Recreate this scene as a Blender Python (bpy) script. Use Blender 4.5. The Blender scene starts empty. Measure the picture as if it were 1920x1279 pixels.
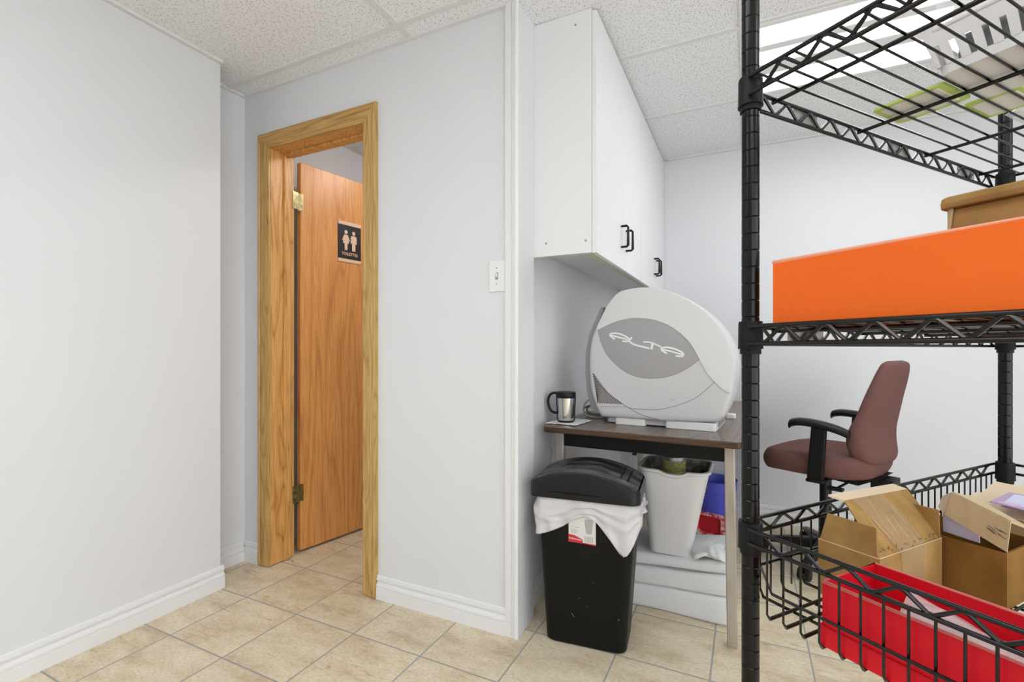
import bpy, bmesh, math, random
from mathutils import Vector, Matrix
random.seed(7)
R = math.radians
SC = bpy.context.scene
COL = SC.collection

# ------------------------------------------------------------------ camera, world, exposure
cam = bpy.data.cameras.new('camera'); co = bpy.data.objects.new('camera', cam); COL.objects.link(co)
cam.sensor_width = 36; cam.lens = 36 * 905 / 1920; cam.sensor_fit = 'HORIZONTAL'
cam.shift_x = 0; cam.shift_y = (658 - 639.5) / 1920
cam.clip_start = 0.02
co.location = (0, 0, 1.055); co.rotation_euler = (R(90), 0, R(25.95))
SC.camera = co
SC.view_settings.view_transform = 'Standard'; SC.view_settings.look = 'None'
SC.view_settings.gamma = 1; SC.view_settings.use_curve_mapping = False
SC.view_settings.exposure = 0.62
w = bpy.data.worlds.new('world'); SC.world = w; w.use_nodes = True
w.node_tree.nodes['Background'].inputs[0].default_value = (0.945, 0.975, 1.0, 1)
w.node_tree.nodes['Background'].inputs[1].default_value = 1.9
LAMP_STRENGTH = 5.2
BATH_STRENGTH = 21.0
H = 2.34

# ------------------------------------------------------------------ materials
def mat(name, col, rough=0.5, metal=0.0, bump=None, noise=None, spec=0.5, **kw):
    m = bpy.data.materials.new(name); m.use_nodes = True
    nt = m.node_tree; b = nt.nodes['Principled BSDF']
    b.inputs['Base Color'].default_value = (*col, 1); b.inputs['Roughness'].default_value = rough
    b.inputs['Metallic'].default_value = metal; b.inputs['Specular IOR Level'].default_value = spec
    for k, v in kw.items(): b.inputs[k.replace('_', ' ')].default_value = v
    tc = nt.nodes.new('ShaderNodeTexCoord')
    if noise:                                   # (scale, second colour, low, high[, stretch xyz])
        mp = nt.nodes.new('ShaderNodeMapping'); nt.links.new(tc.outputs['Object'], mp.inputs[0])
        if len(noise) > 4: mp.inputs['Scale'].default_value = noise[4]
        n = nt.nodes.new('ShaderNodeTexNoise'); n.inputs['Scale'].default_value = noise[0]; n.inputs['Detail'].default_value = 5
        nt.links.new(mp.outputs[0], n.inputs['Vector'])
        r = nt.nodes.new('ShaderNodeValToRGB'); r.color_ramp.elements[0].position = noise[2]; r.color_ramp.elements[1].position = noise[3]
        r.color_ramp.elements[0].color = (*col, 1); r.color_ramp.elements[1].color = (*noise[1], 1)
        nt.links.new(n.outputs['Fac'], r.inputs[0]); nt.links.new(r.outputs[0], b.inputs['Base Color'])
    if bump:                                    # (scale, strength[, stretch])
        mp2 = nt.nodes.new('ShaderNodeMapping'); nt.links.new(tc.outputs['Object'], mp2.inputs[0])
        if len(bump) > 2: mp2.inputs['Scale'].default_value = bump[2]
        n2 = nt.nodes.new('ShaderNodeTexNoise'); n2.inputs['Scale'].default_value = bump[0]; n2.inputs['Detail'].default_value = 3
        nt.links.new(mp2.outputs[0], n2.inputs['Vector'])
        bp = nt.nodes.new('ShaderNodeBump'); bp.inputs['Strength'].default_value = bump[1]; bp.inputs['Distance'].default_value = 0.004
        nt.links.new(n2.outputs['Fac'], bp.inputs['Height']); nt.links.new(bp.outputs[0], b.inputs['Normal'])
    return m

def glow(name, strength, col=(1, 1, 1)):
    m = bpy.data.materials.new(name); m.use_nodes = True; nt = m.node_tree; nt.nodes.clear()
    e = nt.nodes.new('ShaderNodeEmission'); e.inputs[0].default_value = (*col, 1); e.inputs[1].default_value = strength
    o = nt.nodes.new('ShaderNodeOutputMaterial'); nt.links.new(e.outputs[0], o.inputs[0]); return m

def film(name, col, clear=0.6, rough=0.2, bump=None):           # thin clear plastic sheet
    m = mat(name, col, rough, bump=bump); nt = m.node_tree; b = nt.nodes['Principled BSDF']
    t = nt.nodes.new('ShaderNodeBsdfTransparent'); mx = nt.nodes.new('ShaderNodeMixShader')
    mx.inputs[0].default_value = clear
    nt.links.new(b.outputs[0], mx.inputs[1]); nt.links.new(t.outputs[0], mx.inputs[2])
    nt.links.new(mx.outputs[0], nt.nodes['Material Output'].inputs[0]); return m

def wood(name, c1, c2, c3, axis='z', scale=1.0, rough=0.4, rings=9.0):
    m = mat(name, c1, rough); nt = m.node_tree; L = nt.links; b = nt.nodes['Principled BSDF']
    tc = nt.nodes.new('ShaderNodeTexCoord'); mp = nt.nodes.new('ShaderNodeMapping'); L.new(tc.outputs['Object'], mp.inputs[0])
    s = {'x': (0.10, 1, 1), 'y': (1, 0.10, 1), 'z': (1, 1, 0.10)}[axis]
    mp.inputs['Scale'].default_value = [v * scale for v in s]
    n = nt.nodes.new('ShaderNodeTexNoise'); n.inputs['Scale'].default_value = 3.0; n.inputs['Detail'].default_value = 1.5; n.inputs['Distortion'].default_value = 0.4
    L.new(mp.outputs[0], n.inputs['Vector'])
    mu = nt.nodes.new('ShaderNodeMath'); mu.operation = 'MULTIPLY'; mu.inputs[1].default_value = rings; L.new(n.outputs['Fac'], mu.inputs[0])
    fr = nt.nodes.new('ShaderNodeMath'); fr.operation = 'PINGPONG'; fr.inputs[1].default_value = 0.5; L.new(mu.outputs[0], fr.inputs[0])
    r = nt.nodes.new('ShaderNodeValToRGB'); e = r.color_ramp.elements
    e[0].position = 0.0; e[0].color = (*c3, 1); e[1].position = 0.5; e[1].color = (*c1, 1)
    x = r.color_ramp.elements.new(0.12); x.color = (*c2, 1)
    L.new(fr.outputs[0], r.inputs[0])
    mp2 = nt.nodes.new('ShaderNodeMapping'); L.new(tc.outputs['Object'], mp2.inputs[0])
    s2 = {'x': (0.03, 1, 1), 'y': (1, 0.03, 1), 'z': (1, 1, 0.03)}[axis]; mp2.inputs['Scale'].default_value = s2
    n2 = nt.nodes.new('ShaderNodeTexNoise'); n2.inputs['Scale'].default_value = 220; n2.inputs['Detail'].default_value = 2; L.new(mp2.outputs[0], n2.inputs['Vector'])
    mx = nt.nodes.new('ShaderNodeMix'); mx.data_type = 'RGBA'; mx.blend_type = 'MULTIPLY'; mx.inputs[0].default_value = 0.5
    r2 = nt.nodes.new('ShaderNodeValToRGB'); r2.color_ramp.elements[0].position = 0.35; r2.color_ramp.elements[0].color = (0.55, 0.5, 0.45, 1); r2.color_ramp.elements[1].position = 0.55
    L.new(n2.outputs['Fac'], r2.inputs[0]); L.new(r.outputs[0], mx.inputs[6]); L.new(r2.outputs[0], mx.inputs[7]); L.new(mx.outputs[2], b.inputs['Base Color'])
    return m

def ceiling_tile():
    m = mat('ceiling_tile', (0.78, 0.78, 0.765), 0.9, spec=0.1); nt = m.node_tree; L = nt.links; b = nt.nodes['Principled BSDF']
    tc = nt.nodes.new('ShaderNodeTexCoord')
    fl = []
    for sc, rot, thr in (((95, 30, 1), 0.45, 0.098), ((34, 100, 1), 0.25, 0.088), ((120, 95, 1), 0.9, 0.082)):
        mp = nt.nodes.new('ShaderNodeMapping'); mp.inputs['Rotation'].default_value = (0, 0, rot); mp.inputs['Scale'].default_value = sc
        L.new(tc.outputs['Object'], mp.inputs[0])
        n = nt.nodes.new('ShaderNodeTexNoise'); n.inputs['Scale'].default_value = 0.6; L.new(mp.outputs[0], n.inputs['Vector'])
        ad = nt.nodes.new('ShaderNodeMix'); ad.data_type = 'RGBA'; ad.blend_type = 'ADD'; ad.inputs[0].default_value = 0.8
        L.new(mp.outputs[0], ad.inputs[6]); L.new(n.outputs['Color'], ad.inputs[7])
        v = nt.nodes.new('ShaderNodeTexVoronoi'); v.voronoi_dimensions = '2D'; v.inputs['Scale'].default_value = 1.0; L.new(ad.outputs[2], v.inputs['Vector'])
        mr = nt.nodes.new('ShaderNodeMapRange'); mr.inputs[1].default_value = thr * 0.7; mr.inputs[2].default_value = thr * 1.25; L.new(v.outputs['Distance'], mr.inputs[0])
        fl.append(mr)
    a = fl[0]
    for o in fl[1:]:
        mn = nt.nodes.new('ShaderNodeMath'); mn.operation = 'MINIMUM'; L.new(a.outputs[0], mn.inputs[0]); L.new(o.outputs[0], mn.inputs[1]); a = mn
    r = nt.nodes.new('ShaderNodeValToRGB'); r.color_ramp.elements[0].color = (0.36, 0.35, 0.33, 1); r.color_ramp.elements[1].color = (0.87, 0.885, 0.905, 1)
    L.new(a.outputs[0], r.inputs[0]); L.new(r.outputs[0], b.inputs['Base Color'])
    bp = nt.nodes.new('ShaderNodeBump'); bp.inputs['Strength'].default_value = 0.4; bp.inputs['Distance'].default_value = 0.003
    L.new(a.outputs[0], bp.inputs['Height']); L.new(bp.outputs[0], b.inputs['Normal'])
    return m

def floor_tile():
    m = mat('floor_tile', (0.6, 0.5, 0.37), 0.42); nt = m.node_tree; L = nt.links; b = nt.nodes['Principled BSDF']
    tc = nt.nodes.new('ShaderNodeTexCoord'); mp = nt.nodes.new('ShaderNodeMapping'); L.new(tc.outputs['Object'], mp.inputs[0])
    mp.inputs['Location'].default_value = (0.303 * 20 + 1.066, 0.305 * 20 - 1.580, 0)
    br = nt.nodes.new('ShaderNodeTexBrick'); br.offset = 0; br.squash = 1
    br.inputs['Scale'].default_value = 1; br.inputs['Brick Width'].default_value = 0.303; br.inputs['Row Height'].default_value = 0.305
    br.inputs['Mortar Size'].default_value = 0.0034; br.inputs['Mortar Smooth'].default_value = 0.3; br.inputs['Bias'].default_value = 0
    br.inputs['Color1'].default_value = (0.42, 0.42, 0.42, 1); br.inputs['Color2'].default_value = (0.62, 0.62, 0.62, 1); br.inputs['Mortar'].default_value = (0, 0, 0, 1)
    L.new(mp.outputs[0], br.inputs['Vector'])
    # per tile shift of the mottling
    ad = nt.nodes.new('ShaderNodeMix'); ad.data_type = 'RGBA'; ad.blend_type = 'ADD'; ad.inputs[0].default_value = 1
    mul = nt.nodes.new('ShaderNodeMix'); mul.data_type = 'RGBA'; mul.blend_type = 'MULTIPLY'; mul.inputs[0].default_value = 1; mul.inputs[7].default_value = (9, 9, 9, 1)
    L.new(br.outputs['Color'], mul.inputs[6]); L.new(tc.outputs['Object'], ad.inputs[6]); L.new(mul.outputs[2], ad.inputs[7])
    mp2 = nt.nodes.new('ShaderNodeMapping'); mp2.inputs['Rotation'].default_value = (0, 0, 0.15); mp2.inputs['Scale'].default_value = (1, 2.0, 1); L.new(ad.outputs[2], mp2.inputs[0])
    n1 = nt.nodes.new('ShaderNodeTexNoise'); n1.inputs['Scale'].default_value = 5; n1.inputs['Detail'].default_value = 9; n1.inputs['Roughness'].default_value = 0.68; L.new(mp2.outputs[0], n1.inputs['Vector'])
    r1 = nt.nodes.new('ShaderNodeValToRGB'); e = r1.color_ramp.elements
    e[0].position = 0.28; e[0].color = (0.50, 0.39, 0.25, 1); e[1].position = 0.74; e[1].color = (0.82, 0.72, 0.53, 1)
    x = e.new(0.44); x.color = (0.68, 0.57, 0.40, 1); x = e.new(0.58); x.color = (0.76, 0.67, 0.505, 1)
    L.new(n1.outputs['Fac'], r1.inputs[0])
    mp3 = nt.nodes.new('ShaderNodeMapping'); mp3.inputs['Rotation'].default_value = (0, 0, 0.12); mp3.inputs['Scale'].default_value = (1, 4, 1); L.new(ad.outputs[2], mp3.inputs[0])
    n2 = nt.nodes.new('ShaderNodeTexNoise'); n2.inputs['Scale'].default_value = 7; n2.inputs['Detail'].default_value = 7; n2.inputs['Roughness'].default_value = 0.72; n2.inputs['Distortion'].default_value = 0.6; L.new(mp3.outputs[0], n2.inputs['Vector'])
    r2 = nt.nodes.new('ShaderNodeValToRGB'); r2.color_ramp.elements[0].position = 0.29; r2.color_ramp.elements[0].color = (0.55, 0.45, 0.34, 1); r2.color_ramp.elements[1].position = 0.40; r2.color_ramp.elements[1].color = (1, 1, 1, 1)
    L.new(n2.outputs['Fac'], r2.inputs[0])
    mx = nt.nodes.new('ShaderNodeMix'); mx.data_type = 'RGBA'; mx.blend_type = 'MULTIPLY'; mx.inputs[0].default_value = 1.0
    L.new(r1.outputs[0], mx.inputs[6]); L.new(r2.outputs[0], mx.inputs[7])
    n3 = nt.nodes.new('ShaderNodeTexNoise'); n3.inputs['Scale'].default_value = 70; n3.inputs['Detail'].default_value = 4; n3.inputs['Roughness'].default_value = 0.7; L.new(mp2.outputs[0], n3.inputs['Vector'])
    r3 = nt.nodes.new('ShaderNodeValToRGB'); r3.color_ramp.elements[0].position = 0.30; r3.color_ramp.elements[0].color = (0.74, 0.70, 0.64, 1); r3.color_ramp.elements[1].position = 0.56; r3.color_ramp.elements[1].color = (1.06, 1.06, 1.06, 1)
    L.new(n3.outputs['Fac'], r3.inputs[0])
    my = nt.nodes.new('ShaderNodeMix'); my.data_type = 'RGBA'; my.blend_type = 'MULTIPLY'; my.inputs[0].default_value = 0.75
    L.new(mx.outputs[2], my.inputs[6]); L.new(r3.outputs[0], my.inputs[7]); mx = my
    mg = nt.nodes.new('ShaderNodeMix'); mg.data_type = 'RGBA'; L.new(br.outputs['Fac'], mg.inputs[0]); L.new(mx.outputs[2], mg.inputs[6]); mg.inputs[7].default_value = (0.36, 0.345, 0.33, 1)
    L.new(mg.outputs[2], b.inputs['Base Color'])
    rr = nt.nodes.new('ShaderNodeMapRange'); rr.inputs[3].default_value = 0.40; rr.inputs[4].default_value = 0.9; L.new(br.outputs['Fac'], rr.inputs[0]); L.new(rr.outputs[0], b.inputs['Roughness'])
    bp = nt.nodes.new('ShaderNodeBump'); bp.invert = True; bp.inputs['Strength'].default_value = 0.35; bp.inputs['Distance'].default_value = 0.002
    L.new(br.outputs['Fac'], bp.inputs['Height']); L.new(bp.outputs[0], b.inputs['Normal'])
    return m

M = dict(
    wall=mat('wall_paint', (0.72, 0.73, 0.755), 0.55, bump=(120, 0.03)),
    trim=mat('trim_paint', (0.79, 0.79, 0.80), 0.4),
    ceil=ceiling_tile(), grid=mat('ceiling_grid', (0.74, 0.74, 0.735), 0.45),
    floor=floor_tile(),
    oak=wood('oak_door', (0.78, 0.37, 0.115), (0.73, 0.325, 0.095), (0.62, 0.25, 0.068), 'z', 1.6, 0.35, 10),
    casing=wood('oak_casing', (0.60, 0.385, 0.135), (0.54, 0.325, 0.105), (0.42, 0.235, 0.07), 'z', 5, 0.35, 9),
    casingx=wood('oak_casing_head', (0.60, 0.375, 0.125), (0.52, 0.30, 0.09), (0.38, 0.20, 0.055), 'x', 5, 0.35, 9),
    jamb=wood('oak_jamb', (0.76, 0.42, 0.14), (0.68, 0.35, 0.105), (0.52, 0.23, 0.06), 'z', 5, 0.4, 8),
    brass=mat('aged_brass', (0.42, 0.36, 0.20), 0.35, 1.0, noise=(60, (0.16, 0.13, 0.07), 0.4, 0.7)),
    signblack=mat('sign_black', (0.012, 0.010, 0.012), 0.4), signtan=mat('sign_tan', (0.80, 0.56, 0.40), 0.5),
    cabinet=mat('white_laminate', (0.80, 0.80, 0.81), 0.4, spec=0.35), edge=mat('raw_edge', (0.55, 0.58, 0.42), 0.6),
    black=mat('black_plastic', (0.006, 0.006, 0.0065), 0.36, spec=0.28), blackmat=mat('black_matte_plastic', (0.007, 0.007, 0.007), 0.5, spec=0.22),
    binbody=mat('bin_plastic', (0.0045, 0.0045, 0.0042), 0.42, spec=0.2, bump=(400, 0.05)),
    binlid=mat('dusty_lid', (0.016, 0.016, 0.018), 0.5, spec=0.3, noise=(9, (0.17, 0.165, 0.175), 0.40, 0.72, (1, 2.2, 1))),
    lidside=mat('lid_plastic', (0.008, 0.008, 0.009), 0.33, spec=0.3),
    wire=mat('black_wire', (0.004, 0.0035, 0.004), 0.2, spec=0.42), post=mat('black_post', (0.003, 0.003, 0.003), 0.2, spec=0.3),
    steel=mat('steel', (0.62, 0.61, 0.59), 0.14, 1.0), chrome=mat('chrome', (0.6, 0.6, 0.6), 0.2, 1.0),
    legsteel=mat('leg_steel', (0.44, 0.40, 0.345), 0.45, 0.2, noise=(14, (0.36, 0.305, 0.245), 0.45, 0.7, (2, 2, 0.4))),
    tabletop=wood('table_walnut', (0.24, 0.19, 0.16), (0.20, 0.155, 0.128), (0.145, 0.105, 0.083), 'y', 5, 0.33, 8),
    tableedge=wood('table_edge', (0.085, 0.043, 0.023), (0.07, 0.033, 0.017), (0.045, 0.020, 0.010), 'x', 6, 0.3, 8),
    machine=mat('machine_white', (0.60, 0.60, 0.61), 0.38), machine2=mat('machine_shell', (0.70, 0.70, 0.71), 0.33),
    lens=mat('machine_grey', (0.36, 0.355, 0.36), 0.42), seam=mat('seam_grey', (0.22, 0.22, 0.22), 0.6), backgrey=mat('back_grey', (0.33, 0.33, 0.335), 0.5),
    letter=mat('letter_white', (0.82, 0.82, 0.83), 0.5), slot=mat('slot_dark', (0.05, 0.045, 0.045), 0.7),
    paper=mat('white_paper', (0.83, 0.83, 0.84), 0.8, bump=(60, 0.25)),
    foam=mat('white_foam', (0.76, 0.775, 0.79), 0.75, bump=(14, 0.5, (1, 1, 14))),
    liner=film('bin_liner', (0.80, 0.785, 0.815), 0.27, 0.16, bump=(16, 0.9, (1, 1, 3))),
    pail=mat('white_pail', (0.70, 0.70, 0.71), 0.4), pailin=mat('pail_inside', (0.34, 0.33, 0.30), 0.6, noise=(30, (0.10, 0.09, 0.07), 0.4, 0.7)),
    yellow=mat('yellow_label', (0.60, 0.53, 0.12), 0.55, noise=(50, (0.30, 0.29, 0.22), 0.45, 0.6, (1, 1, 3))), tin=mat('tin', (0.45, 0.44, 0.42), 0.35, 0.8),
    blue=mat('blue_plastic', (0.095, 0.11, 0.66), 0.4), red=mat('red_plastic', (0.50, 0.012, 0.025), 0.35), pink=mat('scuffed_red', (0.60, 0.05, 0.07), 0.5, noise=(38, (0.82, 0.62, 0.62), 0.45, 0.60)),
    rag=mat('rag_cloth', (0.66, 0.68, 0.66), 0.9, bump=(60, 0.4)),
    cord=mat('beige_cord', (0.20, 0.195, 0.14), 0.6), cordgrey=mat('grey_cord', (0.42, 0.42, 0.42), 0.5),
    fabric=mat('mauve_fabric', (0.150, 0.070, 0.062), 0.9, spec=0.2, noise=(420, (0.205, 0.105, 0.094), 0.35, 0.7), bump=(700, 0.35)),
    orange=mat('orange_card', (0.80, 0.125, 0.006), 0.5, spec=0.3, noise=(3, (0.84, 0.145, 0.007), 0.3, 0.7)), orangeedge=mat('orange_edge', (0.86, 0.36, 0.24), 0.6),
    card=mat('cardboard', (0.40, 0.238, 0.080), 0.8, spec=0.25, noise=(22, (0.30, 0.170, 0.052), 0.4, 0.68), bump=(90, 0.08)),
    card2=mat('cardboard_pale', (0.58, 0.455, 0.27), 0.75, noise=(8, (0.50, 0.375, 0.205), 0.4, 0.65, (1, 6, 1))),
    cardin=mat('cardboard_inside', (0.74, 0.60, 0.42), 0.8), cardbrown=mat('cardboard_brown', (0.27, 0.135, 0.030), 0.8, spec=0.2, noise=(14, (0.20, 0.095, 0.020), 0.4, 0.65)),
    carddark=mat('cardboard_grey', (0.335, 0.235, 0.115), 0.8, noise=(14, (0.28, 0.19, 0.085), 0.4, 0.6)),
    tape=film('clear_tape', (0.62, 0.54, 0.42), 0.90, 0.10, bump=(50, 0.8, (1, 3, 3))),
    ink=mat('ink', (0.05, 0.045, 0.045), 0.7),
    redcard=mat('red_card', (0.66, 0.006, 0.018), 0.5, spec=0.25), redpale=mat('red_card_edge', (0.66, 0.16, 0.14), 0.6),
    clear=film('clear_plastic', (0.85, 0.86, 0.87), 0.55, 0.12, bump=(40, 1.0)), clearsoft=film('bubble_bag', (0.80, 0.78, 0.78), 0.62, 0.2, bump=(70, 1.0)),
    basket=mat('white_basket', (0.74, 0.74, 0.75), 0.4), pouch=mat('pouch_white', (0.72, 0.73, 0.70), 0.5), green=mat('lime_green', (0.52, 0.68, 0.18), 0.5),
    lilac=mat('lilac_paper', (0.50, 0.36, 0.55), 0.6), lilacpale=mat('pale_lilac_paper', (0.66, 0.68, 0.88), 0.6), pinkpaper=mat('pink_paper', (0.72, 0.50, 0.68), 0.6),
    grey=mat('grey_plastic', (0.28, 0.285, 0.29), 0.5), clip=film('smoky_clip', (0.40, 0.40, 0.385), 0.3, 0.3),
    offwhite=mat('off_white', (0.80, 0.80, 0.795), 0.4), dark=mat('dark_void', (0.02, 0.02, 0.02), 0.9), white=mat('white_enamel', (0.82, 0.82, 0.82), 0.4),
    lamp=glow('lamp_lens', LAMP_STRENGTH, (0.93, 0.97, 1.0)), bathlamp=glow('bath_lamp', BATH_STRENGTH, (1.0, 0.92, 0.84)), reflector=mat('lamp_reflector', (0.82, 0.83, 0.84), 0.35),
    label=mat('label_white', (0.72, 0.71, 0.69), 0.5), labelred=mat('label_red', (0.55, 0.02, 0.03), 0.5), labelgrey=mat('label_grey', (0.42, 0.415, 0.41), 0.5),
)

# ------------------------------------------------------------------ scene-graph helpers
WM = {}
def tag(o, label=None, cat=None, group=None, kind=None):
    for k, v in (('label', label), ('category', cat), ('group', group), ('kind', kind)):
        if v: o[k] = v
    return o
def thing(name, loc, rot=0.0, label=None, cat=None, group=None, kind=None):
    e = bpy.data.objects.new(name, None); COL.objects.link(e); e.empty_display_size = 0.05
    e.location = loc; e.rotation_euler = (0, 0, R(rot))
    WM[e] = Matrix.Translation(loc) @ Matrix.Rotation(R(rot), 4, 'Z')
    return tag(e, label, cat, group, kind)

class MB:
    """collects shapes (given through a frame matrix) and links them as one mesh object in world space"""
    def __init__(s, frame=None): s.v = []; s.f = []; s.m = []; s.fr = frame or Matrix(); s.mi = 0
    def add(s, vs, fs):
        b = len(s.v); s.v += [s.fr @ Vector(p) for p in vs]; s.f += [tuple(b + i for i in f) for f in fs]; s.m += [s.mi] * len(fs); return s
    def box(s, a, b):
        x0, y0, z0 = (min(a[i], b[i]) for i in range(3)); x1, y1, z1 = (max(a[i], b[i]) for i in range(3))
        return s.add([(x0, y0, z0), (x1, y0, z0), (x1, y1, z0), (x0, y1, z0), (x0, y0, z1), (x1, y0, z1), (x1, y1, z1), (x0, y1, z1)],
                     [(0, 3, 2, 1), (4, 5, 6, 7), (0, 1, 5, 4), (1, 2, 6, 5), (2, 3, 7, 6), (3, 0, 4, 7)])
    def hexa(s, bot, top):                       # two quads, same order
        return s.add(list(bot) + list(top), [(0, 3, 2, 1), (4, 5, 6, 7), (0, 1, 5, 4), (1, 2, 6, 5), (2, 3, 7, 6), (3, 0, 4, 7)])
    def panel(s, q, t=0.003):                    # polygon with a thickness along its normal
        q = [Vector(p) for p in q]; n = (q[1] - q[0]).cross(q[-1] - q[0]).normalized() * (t / 2); k = len(q)
        fs = [tuple(range(k - 1, -1, -1)), tuple(range(k, 2 * k))] + [(i, (i + 1) % k, k + (i + 1) % k, k + i) for i in range(k)]
        return s.add([p - n for p in q] + [p + n for p in q], fs)
    def loft(s, rings, cap=True, closed=True):
        k = len(rings[0]); vs = [p for r in rings for p in r]; fs = []
        for j in range(len(rings) - 1):
            for i in range(k if closed else k - 1):
                i2 = (i + 1) % k; fs.append((j * k + i, j * k + i2, (j + 1) * k + i2, (j + 1) * k + i))
        if cap and closed: fs += [tuple(range(k - 1, -1, -1)), tuple((len(rings) - 1) * k + i for i in range(k))]
        return s.add(vs, fs)
    def prism(s, poly, z0, z1, ax='z'):          # polygon of 2-tuples swept along an axis
        f = {'z': lambda p, t: (p[0], p[1], t), 'y': lambda p, t: (p[0], t, p[1]), 'x': lambda p, t: (t, p[0], p[1])}[ax]
        return s.loft([[f(p, z0) for p in poly], [f(p, z1) for p in poly]])
    def tube(s, pts, r, n=8, closed=False):
        P = [Vector(p) for p in pts]; k = len(P); rr = r if isinstance(r, (list, tuple)) else [r] * k
        rings = []; prev = None
        for i in range(k):
            a = P[(i - 1) % k] if (closed or i > 0) else P[i]; b = P[(i + 1) % k] if (closed or i < k - 1) else P[i]
            t = (b - a).normalized()
            if prev is None:
                up = Vector((0, 0, 1)) if abs(t.z) < 0.9 else Vector((1, 0, 0)); nx = t.cross(up).normalized()
            else:
                nx = (prev - t * prev.dot(t)); nx = nx.normalized() if nx.length > 1e-6 else t.orthogonal().normalized()
            ny = t.cross(nx); prev = nx
            sc = 1.0
            if 0 < i < k - 1 or closed:
                c = max(0.35, (P[i] - a).normalized().dot(t)) if (P[i] - a).length > 1e-9 else 1; sc = 1 / c
            rings.append([P[i] + (nx * math.cos(2 * math.pi * j / n) + ny * math.sin(2 * math.pi * j / n)) * rr[i] * min(sc, 1.6) for j in range(n)])
        if closed: rings.append(rings[0])
        return s.loft(rings, cap=not closed)
    def lathe(s, prof, c=(0, 0, 0), n=24, sx=1, sy=1):    # profile of (r, z)
        rings = [[(c[0] + r * sx * math.cos(2 * math.pi * i / n), c[1] + r * sy * math.sin(2 * math.pi * i / n), c[2] + z) for i in range(n)] for r, z in prof]
        return s.loft(rings)
    def build(s, name, m, parent=None, bevel=0, smooth=35, kind=None, seg=2, sub=0):
        vs = s.v
        root = parent
        while root is not None and root not in WM: root = root.parent
        if parent is None:
            lo = [min(v[i] for v in vs) for i in range(3)]; hi = [max(v[i] for v in vs) for i in range(3)]
            org = Vector(((lo[0] + hi[0]) / 2, (lo[1] + hi[1]) / 2, lo[2])); inv = Matrix.Translation(-org)
        else: inv = WM[root].inverted()
        me = bpy.data.meshes.new(name); me.from_pydata([inv @ v for v in vs], [], s.f)
        ms = m if isinstance(m, (list, tuple)) else [m]
        for x in ms: me.materials.append(x)
        for p, i in zip(me.polygons, s.m): p.material_index = min(i, len(ms) - 1)
        bm = bmesh.new(); bm.from_mesh(me); bmesh.ops.recalc_face_normals(bm, faces=bm.faces); bm.to_mesh(me); bm.free()
        me.polygons.foreach_set('use_smooth', [True] * len(me.polygons)); me.set_sharp_from_angle(angle=R(smooth)); me.update()
        o = bpy.data.objects.new(name, me); COL.objects.link(o)
        if parent is None: o.location = org; WM[o] = Matrix.Translation(org)
        else: o.parent = parent
        if bevel:
            b = o.modifiers.new('bevel', 'BEVEL'); b.width = bevel; b.segments = seg; b.limit_method = 'ANGLE'; b.angle_limit = R(40); b.harden_normals = False
        if sub:
            b = o.modifiers.new('subdivision', 'SUBSURF'); b.levels = sub; b.render_levels = sub
        if kind: o['kind'] = kind
        return o
def struct(name, mb, m, parent=None, **kw): return mb.build(name, m, parent, kind='structure' if parent is None else None, **kw)

def rrect(x0, x1, y0, y1, r, n=5):               # rounded rectangle outline
    out = []
    for cx, cy, a in ((x1 - r, y1 - r, 0), (x0 + r, y1 - r, 90), (x0 + r, y0 + r, 180), (x1 - r, y0 + r, 270)):
        for i in range(n + 1): t = R(a + 90 * i / n); out.append((cx + r * math.cos(t), cy + r * math.sin(t)))
    return out
def curve(pts, n=6, closed=False):               # Catmull-Rom through points of any dimension
    k = len(pts); out = []
    for i in range(k if closed else k - 1):
        p = [pts[(i + j - 1) % k] if closed else pts[min(max(i + j - 1, 0), k - 1)] for j in range(4)]
        for s in range(n):
            t = s / n
            out.append(tuple(0.5 * (2 * p[1][d] + (p[2][d] - p[0][d]) * t + (2 * p[0][d] - 5 * p[1][d] + 4 * p[2][d] - p[3][d]) * t * t + (-p[0][d] + 3 * p[1][d] - 3 * p[2][d] + p[3][d]) * t ** 3) for d in range(len(pts[0]))))
    if not closed: out.append(tuple(pts[-1]))
    return out
def frame(loc, rot): return Matrix.Translation(loc) @ Matrix.Rotation(R(rot), 4, 'Z')
def ribbon(mb, pts, wdt, t, f):                  # flat stroke lying on a plane: pts are 2-D, f maps (a, b, depth) to 3-D
    k = len(pts)
    L_, R_ = [], []
    for i in range(k):
        a = Vector(pts[max(i - 1, 0)]); b = Vector(pts[min(i + 1, k - 1)]); d = (b - a).normalized(); n = Vector((-d.y, d.x)) * wdt / 2
        L_.append(Vector(pts[i]) + n); R_.append(Vector(pts[i]) - n)
    rings = [[f(L_[i].x, L_[i].y, 0), f(R_[i].x, R_[i].y, 0), f(R_[i].x, R_[i].y, t), f(L_[i].x, L_[i].y, t)] for i in range(k)]
    mb.loft(rings)
def text_mesh(mb, s, size, f, t=0.0006, bold=0.0):  # lettering as mesh, centred on (0,0)
    cu = bpy.data.curves.new('lettering', 'FONT'); cu.body = s; cu.size = size; cu.align_x = 'CENTER'; cu.align_y = 'CENTER'; cu.extrude = t / 2; cu.offset = bold; cu.resolution_u = 3
    o = bpy.data.objects.new('lettering', cu); COL.objects.link(o); bpy.context.view_layer.update()
    me = bpy.data.meshes.new_from_object(o); vs = [f(v.co.x, v.co.y, v.co.z) for v in me.vertices]; fs = [tuple(p.vertices) for p in me.polygons]
    mb.add(vs, fs); bpy.data.objects.remove(o); bpy.data.curves.remove(cu); bpy.data.meshes.remove(me)

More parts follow.
